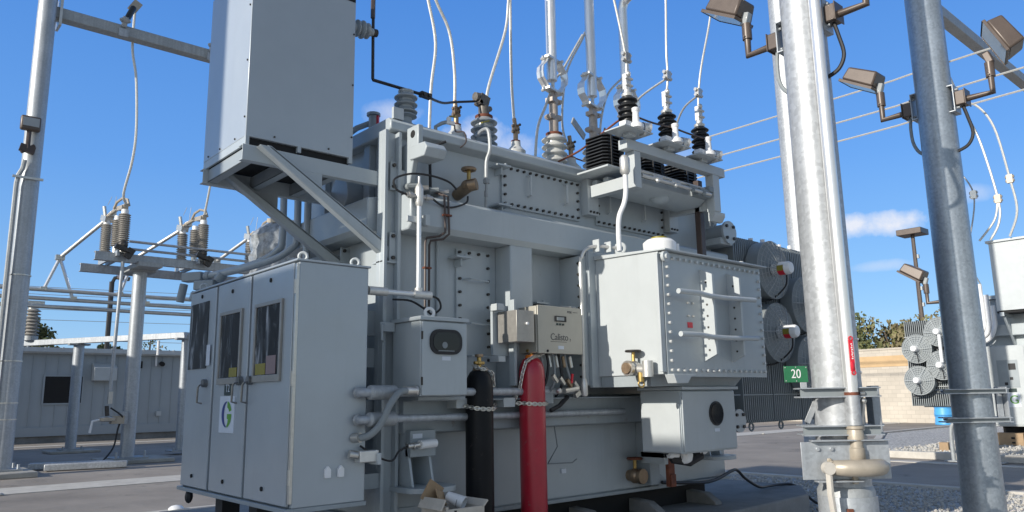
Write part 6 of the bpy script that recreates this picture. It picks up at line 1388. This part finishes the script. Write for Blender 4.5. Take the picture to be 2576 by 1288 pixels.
cable('long thick cable hanging from the cross beam to the leftmost disconnect switch', [(4.84, 20.15, 11.52), (4.85, 20.15, 10.5), (5.01, 20.2, 9.7), (5.13, 20.3, 8.4), (5.14, 20.5, 7.6), (5.10, 20.9, 6.85), (5.22, 21.1, 6.62)], .033)
cable('thin cable dropping from behind the upper enclosure to the middle disconnect switch', [(7.15, 20.2, 10.9), (7.18, 20.3, 9), (7.2, 20.6, 7.6), (7.24, 21.1, 6.62)], .03)
# wrapped equipment and conduits behind the cabinet
t = T('wrapped_unit', 'grey unit wrapped in crumpled plastic film behind the control cabinet', 'equipment', (8.9, 20.2, 4.6))
g = MB()
import random as _r
_r.seed(3)
n = 18
for j in range(10):
    for i in range(n):
        a = 2 * math.pi * i / n; rr = (.72 if j < 8 else .62 - .25 * (j - 8)) * (1 + _r.uniform(-.09, .09)); g.v.append((9.0 + rr * math.cos(a), 20.2 + rr * math.sin(a), 4.7 + j * .19 + _r.uniform(-.04, .04)))
for j in range(9):
    for i in range(n): g.f.append((j * n + i, j * n + (i + 1) % n, (j + 1) * n + (i + 1) % n, (j + 1) * n + i)); g.m.append(0)
g.f.append(tuple(9 * n + i for i in range(n))); g.m.append(0)
t.part('film_cover', g, 'film'); t.part('cap', MB().obox((9.05, 20.1, 6.5), (.8, .3, .12), (.1, -.1, .3)), 'tan'); t.part('support', MB().cyl((9.0, 20.2, 0), (9.0, 20.2, 4.7), .2, 12), 'galv')
for i, (x, y) in enumerate(((3.05, 6.75), (3.1, 6.55), (3.12, 6.38))):
    bend = [(x, y, 3.45), (x, y, 3.0), (x - .03, y + .03, 2.90), (x - .14, y + .15, 2.80), (x - .32, y + .45, 2.73), (x - .45, y + .7, 2.70)] if i < 2 else [(x, y, 3.45), (x, y, 2.5)]
    t = T('conduit_bend', ('leftmost', 'middle', 'straight rightmost')[i] + ' of three grey conduits coming down behind the bracket brace', 'conduit', (x, y, 2.7), 'conduits behind the bracket')
    t.part('pipe', MB().tube(bend, .033, 10, smooth=4), 'paint')
    if i < 2: t.part('conduit_body', MB().obox((x - .52, y + .81, 2.70 - .1 * i), (.22, .10, .09), (0, 0, -1.0)).cyl((x - .45, y + .70, 2.70 - .06 * i), (x - .42, y + .65, 2.70), .05, 10).cyl((x - .58, y + .9, 2.64 - .1 * i), (x - .6, y + .93, 2.46), .04, 10), 'paint_dark', .01)
# far transmission wires at the left, and three lines at the right
for i, (z, dz) in enumerate(((17.6, .3), (17.1, .3), (16.6, .2), (16.0, .35), (15.2, .1), (14.6, .2), (13.2, .1), (10.6, -.6))):
    solo('transmission_wire', 'thin far power wire crossing low over the control house', 'wire', MB().tube([(-30, 125, z + .4), (20, 118, z - .5), (75, 110, z + dz)], .035, 4, smooth=4), 'galv_dull', 0, 'far power wires on the left')
for i, z in enumerate((10.36, 9.58, 9.0)):
    solo('power_line', ('uppermost', 'middle', 'lowest')[i] + ' of three power lines passing behind the poles at the right', 'wire', MB().tube([(22, 60, z + .3), (22, 14, z - .04), (22, 6, z), (22, -12, z + .25)], .028, 5, smooth=4), 'cable', 0, 'three power lines at the right')

# ================================================================== THE SECOND TRANSFORMER AT THE RIGHT
t = T('power_transformer', 'second grey transformer cut by the right edge, standing on the gravel island', 'transformer', (23.5, 5, .11))
t.part('tank_wall', MB().box(23.3, 28, 0.5, 7.2, .55, 3.9), 'paint', .02); t.part('base', MB().box(23.4, 27.8, .7, 7.0, .11, .55), 'dark')
t.part('cover', MB().box(23.2, 28.1, .4, 7.3, 3.9, 4.0), 'paint'); t.part('stiffening_beam', MB().box(23.05, 23.3, .5, 7.2, 2.9, 3.2), 'paint', .02)
t.part('bracket', MB().box(22.6, 23.3, 5.2, 5.3, 3.38, 3.48).box(22.6, 23.3, 6.4, 6.5, 3.38, 3.48).prism([(22.65, 3.4), (22.8, 3.4), (23.3, 2.75), (23.3, 2.6)], 'xz', 6.40, 6.46), 'paint')
t = T('resistor_enclosure', 'white sunlit sheet metal enclosure of the second transformer at the right edge', 'enclosure', (23.1, 5.7, 3.5))
t.part('body', MB().box(22.62, 23.6, 4.9, 6.56, 3.52, 5.32), 'paint_light', .01); t.part('lid', MB().box(22.57, 23.65, 4.85, 6.62, 5.32, 5.38), 'paint_light', .004); t.part('foot', MB().box(22.62, 23.6, 4.9, 6.56, 3.46, 3.50), 'dark')
t = T('control_cabinet', 'white control cabinet of the second transformer with a recessed panel and round mark', 'cabinet', (22.9, 5.9, .6))
t.part('body', MB().box(22.62, 23.3, 4.8, 6.96, .58, 2.62), 'paint_light', .01)
d = t.part('door', MB().box(22.6, 22.62, 6.08, 6.94, .62, 2.6), 'paint_light', .006)
t.part('recess', MB().box(22.592, 22.6, 6.25, 6.72, 1.55, 2.25), 'paint_dark', parent=d)
for y, z, s in ((6.38, 2.08, .16), (6.42, 1.78, .07), (6.55, 1.65, .07)): t.part('dial', MB().box(22.586, 22.592, y - s / 2, y + s / 2, z - s / 2, z + s / 2), 'gasket', parent=d)
t.part('number_plate', MB().box(22.59, 22.6, 6.34, 6.52, 1.44, 1.53), 'dkgreen', parent=d)
p = t.part('logo_plate', MB().box(22.59, 22.6, 6.28, 6.60, 1.06, 1.42), 'label', parent=d)
o = text('lettering', 'G', .30, (22.588, 6.42, 1.24), FACE_MX, 'logo_green', d, t.loc)
d2 = t.part('door', MB().box(22.6, 22.62, 4.84, 6.04, .62, 2.6), 'paint_light', .006)
t.part('tag', MB().box(22.59, 22.6, 5.86, 5.96, 1.45, 1.62), 'pink', parent=d2)
for i in range(3):
    y = 7.0 - i * .13
    tt = T('conduit_bend', ('leftmost', 'middle', 'rightmost')[i] + ' of three curved white conduits above the second control cabinet', 'conduit', (22.9, y, 2.6), 'conduits of the second transformer')
    tt.part('pipe', MB().tube([(22.9, y - .02, 4.3 - .3 * i), (22.9, y - .02, 3.4), (22.9, y + .0, 3.15), (22.9, y + .15, 2.98 - .07 * i), (22.9, y + .5, 2.9 - .1 * i)], .06, 8, smooth=4), 'white')
for i, (y0, z0, pts) in enumerate(((0, 0, [(22.5, 7.6, 9.2), (22.5, 7.3, 8.3), (22.5, 7.05, 7.53), (22.5, 6.71, 6.67), (22.5, 6.94, 5.5), (22.5, 7.1, 5.1), (22.9, 6.95, 4.3)]), (0, 0, [(22.5, 6.95, 10.2), (22.5, 6.62, 8.9), (22.5, 6.38, 7.98), (22.5, 6.16, 6.44), (22.5, 6.21, 5.81), (22.5, 6.46, 5.38)]), (0, 0, [(22.5, 7.3, 9.45), (22.5, 6.8, 9.28), (22.5, 6.38, 9.1), (22.5, 6.03, 8.38), (22.5, 5.83, 6.91), (22.5, 5.77, 6.04), (22.5, 6.01, 5.4)]))):
    cable(('thin dark lead', 'pale lead', 'pale arching lead')[i] + (' nearest the shaded pole, dropping to the second transformer', ' second from the shaded pole, dropping to the white enclosure', ' farthest from the shaded pole, dropping to the white enclosure')[i], pts, (.02, .03, .03)[i], ('galv_dull', 'cable', 'cable')[i])
    c = pts[3] if i < 2 else pts[4]
    solo('parallel_clamp', ('grey clamp on the thin dark lead beside the shaded pole', 'tan clamp on the pale lead second from the shaded pole', 'tan clamp on the pale arching lead near the right edge')[i], 'clamp', MB().obox(c, (.1, .14, .22)).cyl(Vector(c) + Vector((0, -.1, .05)), Vector(c) + Vector((0, .1, .05)), .04, 6).cyl(Vector(c) + Vector((0, -.1, -.05)), Vector(c) + Vector((0, .1, -.05)), .04, 6), 'tan' if i else 'steel')
cable('pale branch lead leaving the clamp on the second lead towards the left', [(22.5, 6.17, 6.44), (22.5, 6.3, 5.9), (22.5, 6.72, 5.4)], .028)
t = T('radiator', 'dark radiator block of the second transformer carrying four pale fans', 'radiator', (21.3, 7.8, 1.1))
g = MB(); y = 7.0
while y < 8.42: g.box(21.35, 22.3, y, y + .02, 1.12, 3.32); y += .05
t.part('fins', g, 'rad'); t.part('band', MB().box(21.32, 21.35, 7.0, 8.44, 1.6, 1.62).box(21.32, 21.35, 7.0, 8.44, 2.9, 2.92), 'galv_dull'); t.part('header_pipe', MB().cyl((22.1, 7.0, 1.15), (22.1, 8.4, 1.15), .08, 10).cyl((22.1, 7.0, 3.28), (22.1, 8.4, 3.28), .08, 10), 'rad')
FR4 = (((8.07, 2.58), 'upper left of the four pale fans on the second radiator'), ((7.48, 2.98), 'upper right of the four pale fans on the second radiator, partly behind the shaded pole'), ((8.09, 1.77), 'lower left of the four pale fans on the second radiator'), ((7.50, 2.14), 'lower right of the four pale fans on the second radiator, partly behind the shaded pole'))
f2 = fan(21.25, 8.07, 2.58, .37, FR4[0][1], 'fans on the second radiator', .0045, 'paint_light', 'paint_light')
f2.o.rotation_euler = (0, 0, -math.pi / 2)
for ch in f2.o.children:
    for c in list(ch.children):
        if c.name.startswith('warning_label'): bpy.data.objects.remove(c)
for (y, z), lab in FR4[1:]: dup(f2.o, (0, y - 8.07, z - 2.58), lab)
solo('fan_cable_tube', 'white vertical cable tube between the two right hand pale fans', 'conduit', MB().cyl((20.9, 7.42, 2.2), (20.9, 7.42, 2.9), .04, 8), 'white')
t = T('crate', 'brown cardboard crate lying on the gravel under the second control cabinet', 'crate', (22.6, 6.6, .11))
t.part('box_body', MB().obox((22.65, 6.62, .27), (.4, .62, .3), (0, 0, .06)), 'card', .006); t.part('hand_hole', MB().obox((22.44, 6.52, .30), (.012, .08, .05)).obox((22.44, 6.52, .19), (.012, .07, .04)), 'dark'); t.part('tape', MB().obox((22.447, 6.82, .27), (.006, .06, .29)), 'redtape')
solo('crate_scrap', 'small yellowish box beside the hoop on the gravel island', 'box', MB().box(19.5, 19.7, 7.0, 7.2, .11, .32), 'card', .01)
t = T('guard_hoop', 'bent grey pipe hoop standing at the kerb behind the shaded pole', 'hoop', (18.2, 6.45, 0))
t.part('pipe', MB().tube([(18.2, 6.45, .02), (18.2, 6.45, .6), (18.2, 6.38, .8), (18.2, 6.2, .88), (18.2, 5.9, .88), (18.2, 5.7, .8), (18.2, 5.62, .6), (18.2, 5.62, .02)], .045, 10, smooth=3), 'galv_dull'); t.part('base_plate', MB().box(18.05, 18.35, 6.3, 6.6, .012, .035).box(18.05, 18.35, 5.47, 5.77, .012, .035), 'galv_dull')
t = T('blue_bin', 'bright blue plastic bin standing upside down on its twin by the block wall', 'bin', (37.6, 13.6, .45))
def tub(t, z0, z1): t.part('shell', MB().lathe([(.40, z0), (.42, z0 + .03), (.38, z1 - .05), (.42, z1 - .04), (.42, z1)], (37.6, 13.5, 0), n=20), 'blue')
tub(t, .42, .80)
t = T('blue_bin', 'lower bright blue plastic bin standing on the asphalt by the block wall', 'bin', (37.6, 13.5, 0)); tub(t, 0, .41)
